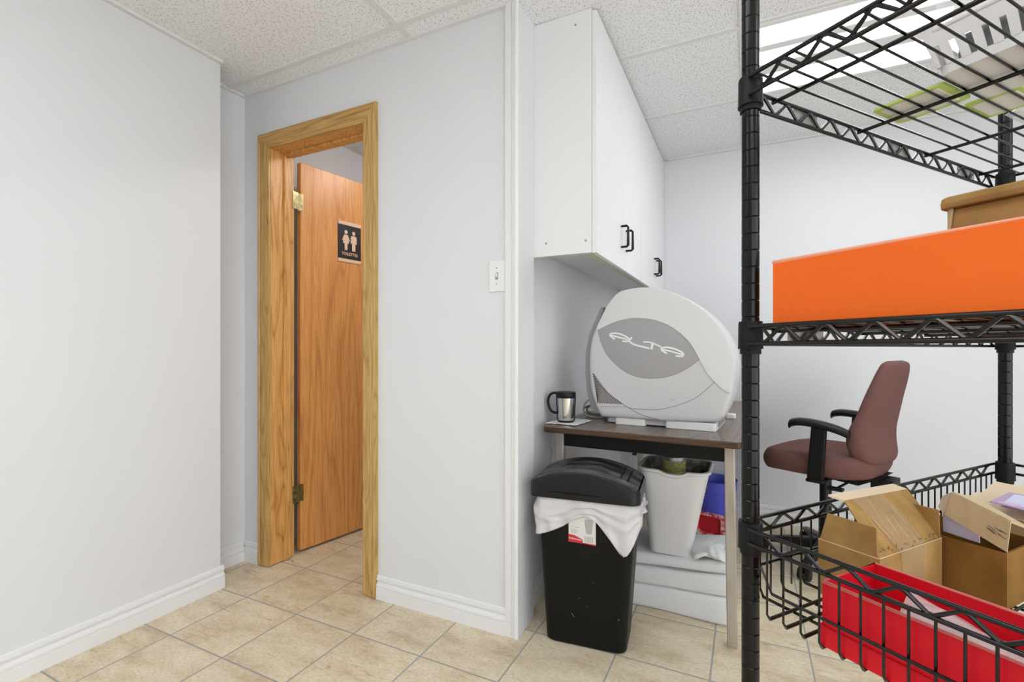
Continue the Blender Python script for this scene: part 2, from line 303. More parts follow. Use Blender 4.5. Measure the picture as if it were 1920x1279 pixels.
# ------------------------------------------------------------------ room shell
XN, XR, YD, YB, XA, XE, YE = -2.105, -2.285, 1.605, 3.38, -0.80, 2.6, -2.6
struct('floor', MB().box((-2.6, YE - 0.1, -0.1), (XE + 0.1, YB + 0.1, 0)), M['floor'])
struct('ceiling', MB().box((-2.6, YE - 0.1, H), (XE + 0.1, YB + 0.1, H + 0.05)), M['ceil'])
struct('wall_left', MB().box((-2.6, YE, 0), (XN, 1.362, H)), M['wall'])
struct('wall_recess', MB().box((-2.6, 1.362, 0), (XR, YB, H)), M['wall'])
DL, DR, DT, YW = -2.090, -1.468, 2.045, 1.752        # rough opening, back face of the partition
wd = MB(); wd.box((XR, YD, 0), (DL - 0.018, YW, H)); wd.box((DR + 0.018, YD, 0), (-0.757, YW, H)); wd.box((DL - 0.018, YD, DT + 0.018), (DR + 0.018, YW, H))
struct('wall_door', wd, M['wall'])
struct('wall_alcove', MB().box((-0.93, YW, 0), (XA, YB, H)), M['wall'])
struct('wall_back', MB().box((-2.6, YB, 0), (XE + 0.1, YB + 0.1, H)), M['wall'])
struct('wall_right', MB().box((XE, 1.5, 0), (XE + 0.1, YB, H)), M['wall'])
struct('wall_rear', MB().box((-2.6, YE - 0.1, 0), (1.2, YE, H)), M['wall'])
# suspended grid: tees as one trim, wall angle as another
g = MB()
for k in range(-5, 5):
    y = 1.511 + 0.607 * k
    if YE < y < YB - 0.1: g.box((-2.28, y - 0.012, H - 0.006), (XE, y + 0.012, H + 0.001))
for x in (-1.235, -0.015, 1.205, 2.425):
    g.box((x - 0.012, YE, H - 0.0055), (x + 0.012, YB, H + 0.001))
struct('trim_1', g, M['grid'])
g = MB()
g.box((XN, YE, H - 0.012), (XN + 0.020, 1.362, H + 0.001)); g.box((XR, 1.362, H - 0.012), (XR + 0.018, YD, H + 0.001)); g.box((XR, YD - 0.018, H - 0.010), (-0.80, YD, H + 0.001))
g.box((-0.48, YB - 0.022, H - 0.010), (XE, YB, H + 0.001))
struct('trim_2', g, M['grid'])

# baseboards: stepped profile (out from the wall, height)
BB = [(0, 0), (0.0140, 0), (0.0140, 0.047), (0.0105, 0.0485), (0.0125, 0.051), (0.0130, 0.056), (0.0115, 0.063), (0.0080, 0.069), (0.0040, 0.0735), (0.0030, 0.0775), (0.0110, 0.0795), (0.0115, 0.088), (0.0080, 0.0895), (0.0085, 0.095), (0.0065, 0.0985), (0.004, 0.100), (0, 0.100)]
def baseboard(name, x0, y0, x1, y1, nx, ny):
    mb = MB(); mb.loft([[(x0 + nx * o, y0 + ny * o, z) for o, z in BB], [(x1 + nx * o, y1 + ny * o, z) for o, z in BB]]); return struct(name, mb, M['trim'], smooth=25)
baseboard('baseboard_left', XN, YE, XN, 1.374, 1, 0)
baseboard('baseboard_recess', XR, 1.362, XR, YD - 0.0136, 1, 0)
baseboard('baseboard_corner', XR, YD, -2.172, YD, 0, -1)
baseboard('baseboard_door', -1.417, YD, -0.805, YD, 0, -1)
baseboard('baseboard_alcove', XA, YW + 0.002, XA, YB - 0.0136, 1, 0)
baseboard('baseboard_back', XA, YB, XE, YB, 0, -1)
# corner moulding at the free end of the partition
cm = MB(); cm.prism([(-0.805, YD + 0.001), (-0.805, YD - 0.010), (-0.780, YD - 0.012), (-0.779, YD - 0.009), (-0.775, YD - 0.009), (-0.774, YD - 0.013), (-0.769, YD - 0.014), (-0.768, YD - 0.011), (-0.765, YD - 0.011), (-0.764, YD - 0.014), (-0.756, YD - 0.013), (-0.753, YD - 0.008), (-0.753, YD + 0.001)], 0, H)
struct('trim_3', cm, M['trim'], smooth=25)

# ------------------------------------------------------------------ door frame, door, sign, switch
fr = thing('door_frame', (-1.78, YD, 0), 0, 'light oak door casing and jamb around the washroom doorway', 'door frame', kind='structure')
cz = lambda s, x: [(x, YD + 0.001), (x, YD - 0.016), (x + s * 0.010, YD - 0.019), (x + s * 0.014, YD - 0.015), (x + s * 0.030, YD - 0.017), (x + s * 0.062, YD - 0.012), (x + s * 0.066, YD - 0.014), (x + s * 0.074, YD - 0.012), (x + s * 0.074, YD + 0.001)]
def mitred(poly, xt_out, zt):  # vertical casing, mitred top
    pass
xl, xr, zt = -2.166, -1.418, 2.116
def casing_v(x, s):
    P = cz(s, x); mb = MB(); mb.loft([[(p[0], p[1], 0.004) for p in P], [(p[0], p[1], zt - abs(p[0] - x)) for p in P]]); return mb
casing_v(xl, 1).build('casing', M['casing'], fr, smooth=20)
casing_v(xr, -1).build('casing', M['casing'], fr, smooth=20)
P = [(abs(p[0] - xl), p[1]) for p in cz(1, xl)]
MB().loft([[(xl + d, y, zt - d) for d, y in P], [(xr - d, y, zt - d) for d, y in P]]).build('head_casing', M['casingx'], fr, smooth=20)
j = MB(); j.box((DL - 0.018, YD - 0.002, 0.004), (DL, 1.739, DT)); j.box((DL, 1.675, 0.004), (DL + 0.010, 1.712, DT - 0.010)); j.build('jamb', M['jamb'], fr, bevel=0.0015)
j = MB(); j.box((DR, YD - 0.002, 0.004), (DR + 0.018, 1.739, DT)); j.box((DR - 0.010, 1.675, 0.004), (DR, 1.712, DT - 0.010)); j.build('jamb', M['jamb'], fr, bevel=0.0015)
j = MB(); j.box((DL - 0.018, YD - 0.002, DT), (DR + 0.018, 1.739, DT + 0.018)); j.box((DL + 0.010, 1.675, DT - 0.010), (DR - 0.010, 1.712, DT)); j.build('head_jamb', M['jamb'], fr, bevel=0.0015)

DA = 81.0
hinge = (-2.096, 1.768, 0)
dr = thing('door_1', hinge, DA, 'oak veneer washroom door standing ajar with toilet sign', 'door', kind='structure')
D = frame(hinge, DA)                               # local x along the door, local -y faces the room
MB(D).box((0.014, 0.001, 0.012), (0.620, 0.036, 2.040)).build('door_panel', M['oak'], dr, bevel=0.003)
for z in (1.83, 0.315):
    h = MB(); h.fr = Matrix.Translation((hinge[0] + 0.002, hinge[1] - 0.006, 0))
    h.tube([(0, 0, z - 0.045), (0, 0, z + 0.045)], 0.006, 12)
    for q in (-0.05, 0.05): h.lathe([(0.002, -0.004), (0.0065, -0.002), (0.0065, 0.002), (0.002, 0.004)], (0, 0, z + q), 12)
    h.box((0.004, -0.034, z - 0.044), (0.0075, 0, z + 0.044))
    h.fr = D; h.box((0.001, -0.0012, z - 0.044), (0.030, 0.0012, z + 0.044))
    for k in (-0.028, 0.0, 0.028): h.box((0.014, -0.002, z + k - 0.003), (0.020, 0, z + k + 0.003))
    h.build('hinge', M['brass'], dr, smooth=40)
MB(D).tube([(0.55, -0.03, 1.0), (0.55, 0.0, 1.0)], [0.027, 0.02], 16).build('door_knob', M['brass'], dr)
sgn = thing('restroom_sign', D @ Vector((0.239, -0.001, 1.557)), DA, 'small black and tan toilet sign with two figures on the oak door', 'sign')
sx0, sx1, sz0, sz1 = 0.239, 0.391, 1.560, 1.790
def sf(a, b, t): return D @ Vector((a, 0.0002 - t, b))
MB(D).box((sx0, -0.003, sz0 + 0.018), (sx1, 0.001, sz1 - 0.020)).build('plate', M['signblack'], sgn)
for a, b in ((sz0, sz0 + 0.018), (sz1 - 0.020, sz1)): MB(D).box((sx0, -0.0035, a), (sx1, 0.001, b)).build('strip', M['signtan'], sgn)
scx = (sx0 + sx1) / 2
for k, (cx, skirt) in enumerate(((scx - 0.026, 1), (scx + 0.026, 0))):
    fg = MB(); zc = sz0 + 0.170
    fg.panel([sf(cx + 0.0105 * math.cos(a), zc + 0.0115 * math.sin(a), 0.0034) for a in [2 * math.pi * i / 16 for i in range(16)]], 0.0008)
    T = lambda q: fg.panel([sf(cx + a, sz0 + b, 0.0034) for a, b in q], 0.0008)
    if skirt:
        T([(-0.012, 0.155), (0.012, 0.155), (0.020, 0.106), (-0.020, 0.106)]); T([(-0.010, 0.106), (0.010, 0.106), (0.009, 0.068), (-0.009, 0.068)])
        T([(-0.012, 0.155), (-0.0125, 0.140), (-0.021, 0.118), (-0.026, 0.122)]); T([(0.012, 0.155), (0.026, 0.122), (0.021, 0.118), (0.0125, 0.140)])
    else:
        T([(-0.012, 0.155), (0.012, 0.155), (0.011, 0.068), (-0.011, 0.068)]); T([(-0.012, 0.155), (-0.012, 0.11), (-0.020, 0.11), (-0.020, 0.148)]); T([(0.012, 0.155), (0.020, 0.148), (0.020, 0.11), (0.012, 0.11)])
    fg.build('figure', M['signtan'], sgn)
tx = MB(); text_mesh(tx, 'TOILETTES', 0.0235, lambda a, b, t: sf(scx + a * 0.95, sz0 + 0.046 + b, 0.0034 + t), 0.0008, 0.0003); tx.build('lettering', M['signtan'], sgn)

sw = thing('light_switch', (-0.8415, YD, 1.275), 0, 'white toggle light switch plate beside the corner moulding', 'switch')
MB().box((-0.876, YD - 0.006, 1.276), (-0.807, YD + 0.001, 1.394)).build('plate', M['offwhite'], sw, bevel=0.0035, seg=3)
tg = MB(); tg.box((-0.847, YD - 0.0075, 1.322), (-0.836, YD, 1.348)); tg.build('surround', M['grey'], sw)
MB().hexa([(-0.8455, YD - 0.007, 1.330), (-0.8375, YD - 0.007, 1.330), (-0.8375, YD - 0.007, 1.341), (-0.8455, YD - 0.007, 1.341)], [(-0.8445, YD - 0.018, 1.342), (-0.8385, YD - 0.018, 1.342), (-0.8385, YD - 0.018, 1.349), (-0.8445, YD - 0.018, 1.349)]).build('toggle', M['offwhite'], sw)
for z in (1.305, 1.365): MB().tube([(-0.8415, YD - 0.0072, z), (-0.8415, YD - 0.004, z)], 0.0026, 10).build('screw', M['grey'], sw)

# ------------------------------------------------------------------ ceiling lights
def troffer(x0, x1, y0, y1, label, m='lamp'):
    t = thing('ceiling_light', ((x0 + x1) / 2, (y0 + y1) / 2, H), 0, label, 'ceiling light')
    z = H - 0.004
    f = MB(); b = 0.026
    f.box((x0, y0, z - 0.005), (x1, y0 + b, z + 0.003)); f.box((x0, y1 - b, z - 0.005), (x1, y1, z + 0.003)); f.box((x0, y0 + b, z - 0.005), (x0 + b, y1 - b, z + 0.003)); f.box((x1 - b, y0 + b, z - 0.005), (x1, y1 - b, z + 0.003))
    f.build('frame', M['white'], t, bevel=0.001)
    n = 3; wy = (y1 - y0 - 2 * b)
    edges = [0.0, 0.215, 0.30, 0.49, 0.66, 1.0]
    for k in (0, 2, 4):
        MB().box((x0 + b, y0 + b + wy * edges[k], z - 0.001), (x1 - b, y0 + b + wy * edges[k + 1], z + 0.003)).build('lamp_lens', M[m], t)
    for k in (1, 3):
        MB().box((x0 + b, y0 + b + wy * edges[k], z - 0.012), (x1 - b, y0 + b + wy * edges[k + 1], z + 0.003)).build('reflector', M['reflector'], t, bevel=0.004)
    return t
troffer(-0.002, 1.192, 2.124, 2.716, 'bright recessed fluorescent ceiling light above the wire shelf')
troffer(-1.222, -0.028, -0.310, 0.285, 'added recessed ceiling light, unseen behind the viewer on the doorway side')  # out of view, added to light the room evenly
troffer(-0.002, 1.192, -1.524, -0.930, 'added recessed ceiling light, unseen over the rear of the room')  # unseen fixture, put in for flat lighting
troffer(1.218, 2.412, 0.297, 0.892, 'added recessed ceiling light, unseen on the right side of the room')  # unseen, added for more light from the right
troffer(-2.05, -1.248, -1.524, -0.930, 'added recessed ceiling light, unseen at the rear by the left wall')  # another added fixture, out of view, for fill light
bl = thing('ceiling_light', (-1.35, 2.3, H), 0, 'round warm ceiling light inside the washroom', 'ceiling light')
MB().lathe([(0.01, 0), (0.15, 0), (0.15, -0.03), (0.01, -0.03)], (-1.35, 2.3, H), 24).build('base', M['white'], bl)
MB().lathe([(0.14, -0.03), (0.13, -0.06), (0.08, -0.085), (0.01, -0.09)], (-1.35, 2.3, H), 24).build('lamp_shade', M['bathlamp'], bl)

# ------------------------------------------------------------------ wall cabinets
def cabinet(y0, y1, ym, label, handles, side):
    t = thing('wall_cabinet', (-0.64, (y0 + y1) / 2, 1.424), 0, label, 'cabinet', 'white cabinets hung above the table')
    c = MB(); xa, xf, z0 = XA + 0.001, -0.522, 1.424
    c.box((xa, y0, z0 if side else z0 + 0.055), (xf, y0 + 0.018, H - 0.001)); c.box((xa, y1 - 0.018, z0 + 0.055 if side else z0), (xf, y1, H - 0.001))
    c.box((xa, y0 + 0.018, z0 + 0.055), (xf, y1 - 0.018, z0 + 0.073)); c.box((xa, y0 + 0.018, H - 0.02), (xf, y1 - 0.018, H - 0.001)); c.box((xa, y0 + 0.018, z0 + 0.073), (xa + 0.006, y1 - 0.018, H - 0.02))
    c.build('carcass', M['cabinet'], t, bevel=0.001)
    MB().box((-0.550, y0 + (0.0185 if side else 0.0), z0 + 0.003), (-0.5225, y1 - (0.0 if side else 0.0185), z0 + 0.0545)).build('bottom_rail', M['edge'], t)
    for a, b, hy in ((y0 + 0.001, ym - 0.0015, handles[0]), (ym + 0.0015, y1 - 0.001, handles[1])):
        d = MB().box((-0.521, a, z0 - 0.002), (-0.503, b, H - 0.012)).build('door', M['cabinet'], t, bevel=0.0012)
        pts = [(-0.503, hy, 1.517), (-0.478, hy, 1.517), (-0.472, hy, 1.523), (-0.472, hy, 1.603), (-0.478, hy, 1.609), (-0.503, hy, 1.609)]
        MB().tube(pts, 0.0048, 10).build('handle', M['black'], d)
    if side:
        for x, z in ((-0.705, 1.474), (-0.785, 1.475), (-0.545, 1.470), (-0.585, 2.292)):
            MB().tube([(x, y0 - 0.0015, z), (x, y0 + 0.002, z)], 0.0042, 10).build('screw', M['grey'], t)
    return t
cabinet(1.753, 2.588, 2.192, 'nearer white wall cabinet with bare side panel and two black handles', (2.144, 2.239), True)
cabinet(2.592, 3.377, 3.022, 'farther white wall cabinet against the back wall, above the machine', (2.988, 3.062), False)

# ------------------------------------------------------------------ table
TA = -3.0; TP = (-0.758, 1.842, 0); TF = frame(TP, TA)       # local x along the front edge, y back
TZ = 0.745
tb = thing('table', TP, TA, 'brown wood-top table with black apron and steel legs in the alcove', 'table')
TL, TD = 0.744, 1.48
o = rrect(0, TL, 0, TD, 0.018, 4)
MB(TF).prism(o, TZ - 0.0245, TZ - 0.0005).build('edge_band', M['tableedge'], tb, bevel=0.004)
o = rrect(0.002, TL - 0.002, 0.002, TD - 0.002, 0.016, 4)
MB(TF).prism(o, TZ - 0.002, TZ).build('table_top', M['tabletop'], tb)
a = MB(TF); a.box((0.065, 0.078, TZ - 0.088), (TL - 0.062, 0.094, TZ - 0.025)); a.box((0.065, TD - 0.07, TZ - 0.088), (TL - 0.062, TD - 0.05, TZ - 0.025))
a.box((0.065, 0.094, TZ - 0.088), (0.08, TD - 0.07, TZ - 0.025)); a.box((TL - 0.077, 0.094, TZ - 0.088), (TL - 0.062, TD - 0.07, TZ - 0.025))
a.build('apron', M['blackmat'], tb, bevel=0.003)
for lx, ly in ((0.030, 0.070), (TL - 0.0625, 0.070), (0.030, TD - 0.062), (TL - 0.0625, TD - 0.062)):
    dx = 0.010 if lx > 0.3 else -0.004
    l = MB(TF); l.hexa([(lx + dx, ly, 0.006), (lx + dx + 0.034, ly, 0.006), (lx + dx + 0.034, ly + 0.03, 0.006), (lx + dx, ly + 0.03, 0.006)], [(lx, ly, TZ - 0.025), (lx + 0.034, ly, TZ - 0.025), (lx + 0.034, ly + 0.03, TZ - 0.025), (lx, ly + 0.03, TZ - 0.025)])
    lo = l.build('leg', M['legsteel'], tb, bevel=0.004)
    MB(TF).box((lx + dx + 0.002, ly + 0.002, 0), (lx + dx + 0.032, ly + 0.028, 0.0065))  .build('foot', M['legsteel'], lo)

# ------------------------------------------------------------------ the white machine on the table
MA = -4.57; MP = (-0.5058, 2.0148, TZ); MF = frame(MP, MA)      # local x along its face, y back, z from the table top
pm = thing('processing_machine', MP, MA, 'rounded white machine with grey eye-shaped panel on the brown table', 'machine')
zo = -TZ
OUT = [(-.056, .772), (-.076, .804), (-.102, .88), (-.110, .958), (-.110, 1.036), (-.100, 1.107), (-.076, 1.165), (-.037, 1.237), (-.009, 1.274), (.023, 1.305), (.081, 1.316), (.142, 1.315), (.196, 1.305), (.260, 1.280), (.322, 1.244), (.377, 1.198), (.414, 1.152), (.440, 1.106), (.460, 1.055), (.468, 1.010), (.467, .960), (.458, .897), (.446, .847), (.431, .807), (.410, .784), (.300, .775), (.208, .772), (.074, .772)]
def smooth_outline(P):
    return curve(P[7:24], 4) + [P[24]] + [P[i] for i in (25, 26, 27)] + curve(P[0:8], 4)[:-1]
SO = smooth_outline(OUT); MC = (0.17, 1.03)
def inset(P, d):                                                # shrink an outline by d metres
    k = len(P); out = []
    for i in range(k):
        a = Vector(P[i - 1]); b = Vector(P[(i + 1) % k]); t = (b - a).normalized(); n = Vector((-t.y, t.x))
        c = Vector(P[i]); q1 = c + n * d; q2 = c - n * d; m_ = Vector(MC)
        out.append(q1 if (q1 - m_).length < (q2 - m_).length else q2)
    return [(p[0], p[1]) for p in out]
m3 = lambda P, y: [(p[0], y, p[1] + zo) for p in P]
rings = [(0.02, 0.0), (0.5, 0.0), (0.9, 0.0), (0.95, 0.0), (0.978, 0.003), (0.994, 0.010), (1.0, 0.022), (0.99, 0.15), (0.97, 0.28), (0.92, 0.34), (0.84, 0.37)]
shrink = lambda P, k: [(MC[0] + (p[0] - MC[0]) * k, MC[1] + (p[1] - MC[1]) * k) for p in P]
body = MB(MF).loft([m3(shrink(SO, k), y) for k, y in rings]).build('body', M['machine'], pm, smooth=40)
# upper shell: strip from the left tip over the top and down the right side, standing slightly proud
lens_top = curve([(-.07, 1.144), (-.003, 1.173), (.049, 1.186), (.099, 1.190), (.173, 1.179), (.243, 1.147), (.305, 1.090), (.343, 1.023)], 5)
lens_bot = curve([(.343, 1.023), (.294, .985), (.243, .960), (.179, .945), (.099, .950), (.030, .983), (-.029, 1.042), (-.057, 1.100), (-.07, 1.144)], 5)
seam1 = curve([(.343, 1.023), (.371, .969), (.398, .938), (.429, .908), (.452, .897)], 4)
sh_in = lens_top + seam1[1:]
sh_out = [(-.070, 1.163), (-.033, 1.235), (-.006, 1.271), (.025, 1.300), (.082, 1.3105), (.141, 1.3095), (.194, 1.300), (.257, 1.275), (.318, 1.240), (.372, 1.195), (.409, 1.149), (.435, 1.104), (.455, 1.054), (.463, 1.010), (.462, .960), (.456, .905)]
def resample(P, n):
    d = [0]
    for i in range(1, len(P)): d.append(d[-1] + (Vector(P[i]) - Vector(P[i - 1])).length)
    out = []
    for k in range(n):
        t = d[-1] * k / (n - 1); i = 1
        while i < len(d) - 1 and d[i] < t: i += 1
        u = (t - d[i - 1]) / max(1e-9, d[i] - d[i - 1]); out.append(tuple(Vector(P[i - 1]).lerp(Vector(P[i]), u)))
    return out
N = 46; si = resample(sh_in, N); so = resample(curve(sh_out, 4), N)
sm = MB(MF)
cols = []
for k in range(N):
    i_, o_ = Vector(si[k]), Vector(so[k]); mid = i_.lerp(o_, 0.5)
    cols.append([(i_.x, 0.001, i_.y + zo), (i_.x, -0.004, i_.y + zo), (mid.x, -0.005, mid.y + zo), (o_.x, -0.002, o_.y + zo), (o_.x, 0.008, o_.y + zo)])
sm.loft(cols); sm.build('upper_shell', M['machine2'], pm, smooth=40)
lens = lens_top[:-1] + lens_bot[:-1]
lm = MB(MF); lm.loft([m3(lens, 0.002), m3(lens, -0.0012), m3(inset(lens, 0.003), -0.0018)]); lo = lm.build('eye_panel', M['lens'], pm, smooth=30)
mf = lambda a, b, t: MF @ Vector((a, -0.0016 - t, b + zo))
lt = MB()
for pts, wd_ in (([(.007, 1.104), (-.011, 1.117), (-.014, 1.123), (-.010, 1.127), (.008, 1.129), (.031, 1.125), (.053, 1.115), (.066, 1.106), (.067, 1.099), (.058, 1.094), (.039, 1.096)], .0052), ([(-.010, 1.121), (.027, 1.111), (.061, 1.102)], .0052),
                 ([(.081, 1.110), (.073, 1.104), (.069, 1.097), (.078, 1.087), (.096, 1.079), (.124, 1.072), (.151, 1.065)], .0056), ([(.127, 1.091), (.145, 1.091), (.163, 1.087), (.181, 1.079), (.200, 1.069)], .0042), ([(.165, 1.086), (.162, 1.073), (.159, 1.061)], .0072),
                 ([(.220, 1.045), (.204, 1.055), (.199, 1.061), (.203, 1.067), (.219, 1.069), (.243, 1.065), (.267, 1.056), (.281, 1.046), (.284, 1.040), (.277, 1.034), (.254, 1.035)], .0052), ([(.203, 1.061), (.240, 1.052), (.279, 1.040)], .0046)):
    ribbon(lt, curve(pts, 5), wd_ * 1.3, 0.0008, mf)
lt.build('lettering', M['letter'], lo)
bf = lambda a, b, t: MF @ Vector((a, 0.0004 - t, b + zo))
sl = MB()
ribbon(sl, curve([(-.057, 1.100), (-.029, 1.042), (.030, .983), (.099, .950), (.179, .945), (.243, .960), (.294, .985), (.343, 1.023)], 5), .003, .0008, bf)
ribbon(sl, curve([(.397, .937), (.360, .900), (.317, .866), (.243, .834), (.173, .818), (.081, .816)], 5), .0022, .0008, bf)
ribbon(sl, curve([(-.088, .957), (-.062, .925), (-.029, .883), (.011, .852), (.056, .824), (.099, .802), (.136, .789), (.190, .779)], 5), .0026, .0008, bf)
ribbon(sl, [(-.062, .815), (-.029, .818), (.056, .822), (.081, .816)], .0020, .0008, bf)
ribbon(sl, [(.235, .862), (.252, .861)], .0016, .0008, bf)
sl.build('seam_line', M['seam'], pm)
vs = MB()
for k in range(11):
    t = k / 10                                              # each slot runs down to the right, clipped by the curved seam and the sill
    x0, z0_ = -.092 + .020 * t, .957 - .105 * t
    x1, z1_ = .042 - .108 * t, .832
    if k == 0: x1, z1_ = .038, .834
    mxp, mzp = (x0 + x1) / 2 - 0.010 * (1 - t), (z0_ + z1_) / 2 - 0.008
    ribbon(vs, curve([(x0, z0_), (mxp, mzp), (x1, z1_)], 6), .0034, .0009, bf)
vs.build('vent_slots', M['slot'], pm)
bk = [(-.045, 1.245), (-.060, 1.245), (-.083, 1.184), (-.110, 1.12), (-.124, 1.049), (-.126, .957), (-.118, .880), (-.100, .800), (-.06, .800), (-.06, 1.2)]
bk = [(x - (0.014 if x < -.07 else 0.008), z) for x, z in bk]
MB(MF).loft([m3(bk, 0.032), m3(bk, 0.30)]).build('back_panel', M['backgrey'], pm, bevel=0.003)
bs = MB(MF)
bs.prism(rrect(-.045, .400, 0.030, 0.33, 0.03, 4), 0.004, 0.034); bs.build('base', M['machine'], pm, bevel=0.004)
for a, b, y in ((.003, .130, 0.010), (.211, .400, 0.010)):
    MB(MF).prism(rrect(a, b, y, 0.31, 0.010, 3), 0.0, 0.032).build('foot', M['offwhite'], pm, bevel=0.003)

# ------------------------------------------------------------------ mug, napkin, cables
mg = thing('travel_mug', (-0.706, 1.985, TZ + 0.003), 0, 'stainless steel travel mug with black lid and handle on a napkin', 'mug')
c = (-0.706, 1.985, TZ + 0.003)
MB().lathe([(0.005, 0.006), (0.034, 0.006), (0.036, 0.03), (0.0405, 0.108), (0.005, 0.108)], c, 32).build('body', M['steel'], mg)
MB().lathe([(0.004, 0), (0.0345, 0), (0.0355, 0.004), (0.035, 0.008), (0.004, 0.008)], c, 32).build('base', M['black'], mg)
MB().lathe([(0.004, 0.104), (0.0415, 0.104), (0.043, 0.108), (0.0435, 0.126), (0.041, 0.130), (0.012, 0.131), (0.004, 0.130)], c, 32).build('lid', M['black'], mg)
ha = R(196); hd = Vector((math.cos(ha), math.sin(ha), 0))
hp = [Vector(c) + hd * r_ + Vector((0, 0, z_)) for r_, z_ in curve([(0.036, 0.122), (0.055, 0.124), (0.071, 0.112), (0.0775, 0.088), (0.072, 0.060), (0.058, 0.042), (0.036, 0.037)], 5)]
hm = MB(); hm.tube(hp, 0.0058, 10)
hm.build('handle', M['black'], mg)
for s in (-1, 1):                                            # uprights on the steel wall
    hm = MB()
    a2 = R(196 if s < 0 else 16); d2 = Vector((math.cos(a2), math.sin(a2), 0))
    hm.tube([Vector(c) + d2 * 0.0345 + Vector((0, 0, 0.006)), Vector(c) + d2 * 0.0405 + Vector((0, 0, 0.106))], 0.0035, 8)
    hm.build('side_strip', M['black'], mg)
nk = MB(); random.seed(3)
na, nb, nc, nd = Vector((-0.768, 1.905, 0)), Vector((-0.632, 1.895, 0)), Vector((-0.612, 2.07, 0)), Vector((-0.745, 2.085, 0))
G_ = 12; top = []; bot = []
for i in range(G_ + 1):
    for q in range(G_ + 1):
        p = na.lerp(nb, i / G_).lerp(nd.lerp(nc, i / G_), q / G_); e = max(abs(i / G_ - .5), abs(q / G_ - .5)) * 2
        p.z = TZ + 0.0026 + (0.0012 + 0.004 * max(0, e - 0.8) * random.random() * 3 if e > 0.55 else 0.0); top.append(p); bot.append(Vector((p.x, p.y, p.z - 0.0018)))
k = G_ + 1; fs = [(i * k + q, (i + 1) * k + q, (i + 1) * k + q + 1, i * k + q + 1) for i in range(G_) for q in range(G_)]
nk.add(top, fs); nk.add(bot, [tuple(reversed(f)) for f in fs])
for i in range(G_):
    nk.add([top[i * k], top[(i + 1) * k], bot[(i + 1) * k], bot[i * k]], [(0, 1, 2, 3)]); nk.add([top[i * k + G_], top[(i + 1) * k + G_], bot[(i + 1) * k + G_], bot[i * k + G_]], [(0, 1, 2, 3)])
    nk.add([top[i], top[i + 1], bot[i + 1], bot[i]], [(0, 1, 2, 3)]); nk.add([top[G_ * k + i], top[G_ * k + i + 1], bot[G_ * k + i + 1], bot[G_ * k + i]], [(0, 1, 2, 3)])
tag(nk.build('napkin', M['paper']), 'white folded paper napkin lying under the steel mug', 'napkin')
cb = MB(); cc = Vector((-0.640, 2.235, TZ + 0.030))
for k in range(5):
    rx, rz = 0.055 + 0.006 * math.sin(k * 2.1), 0.024 + 0.003 * math.cos(k * 1.7)
    cb.tube([cc + Vector((rx * math.cos(t), 0.016 * (k - 2) + 0.004 * math.sin(3 * t), rz * math.sin(t) * 0.95)) for t in [2 * math.pi * i / 28 for i in range(28)]], 0.0034, 6, closed=True)
tag(cb.build('coiled_cord', M['cord']), 'olive coiled power cord on the table behind the white machine', 'cord')
cb = MB(); cb.tube(curve([(-0.585, 2.22, TZ + 0.07), (-0.625, 2.20, TZ + 0.088), (-0.668, 2.18, TZ + 0.078), (-0.686, 2.17, TZ + 0.045), (-0.672, 2.165, TZ + 0.014), (-0.63, 2.165, TZ + 0.005), (-0.59, 2.17, TZ + 0.005)], 6), 0.0045, 8)
tag(cb.build('cable', M['cordgrey']), 'grey cable looping up behind the machine beside the mug', 'cable')
pc = MB(); pc.box((0.385, 0.43, 0.0), (0.425, 0.47, 0.022)); pc.fr = MF; pc.v = [MF @ v for v in pc.v]
tag(pc.build('plug_block', M['offwhite'], bevel=0.004), 'small white plastic plug block on the table behind the machine', 'adapter')

# ------------------------------------------------------------------ under the table
def slab(name, label, zl0, zl1, zr0, zr1, y0, x0=-0.47, x1=-0.064, y1=2.30, wav=0.004):
    mb = MB(TF if False else None); n = 22; cross = []
    for i in range(n + 1):
        t = i / n; x = x0 + (x1 - x0) * t; y = y0 - 0.0 + 0.006 * math.sin(t * 5)
        za = zl0 + (zr0 - zl0) * t + wav * math.sin(t * 6.2); zb = zl1 + (zr1 - zl1) * t - 0.010 * math.sin(t * math.pi) * (zl1 > .15) + wav * math.sin(t * 6.2)
        r = 0.016
        cross.append([(x, y + r, za), (x, y + 0.004, za + 0.005), (x, y, za + r), (x, y, zb - r), (x, y + 0.004, zb - 0.005), (x, y + r, zb), (x, y1, zb), (x, y1, za)])
    mb.loft(cross); return tag(mb.build(name, M['foam'], smooth=50), label, 'foam sheet', 'foam sheets stacked on the floor')
slab('foam_sheet', 'lowest thick white foam sheet on the tiles under the table', 0.0, 0.090, 0.0, 0.112, 2.016, wav=0.0)
slab('foam_sheet', 'middle white foam sheet of the pile under the table', 0.091, 0.168, 0.113, 0.200, 2.012, wav=0.0)
slab('foam_sheet', 'topmost white foam sheet, carrying the white wastebasket', 0.170, 0.226, 0.201, 0.254, 2.010, wav=0.0)

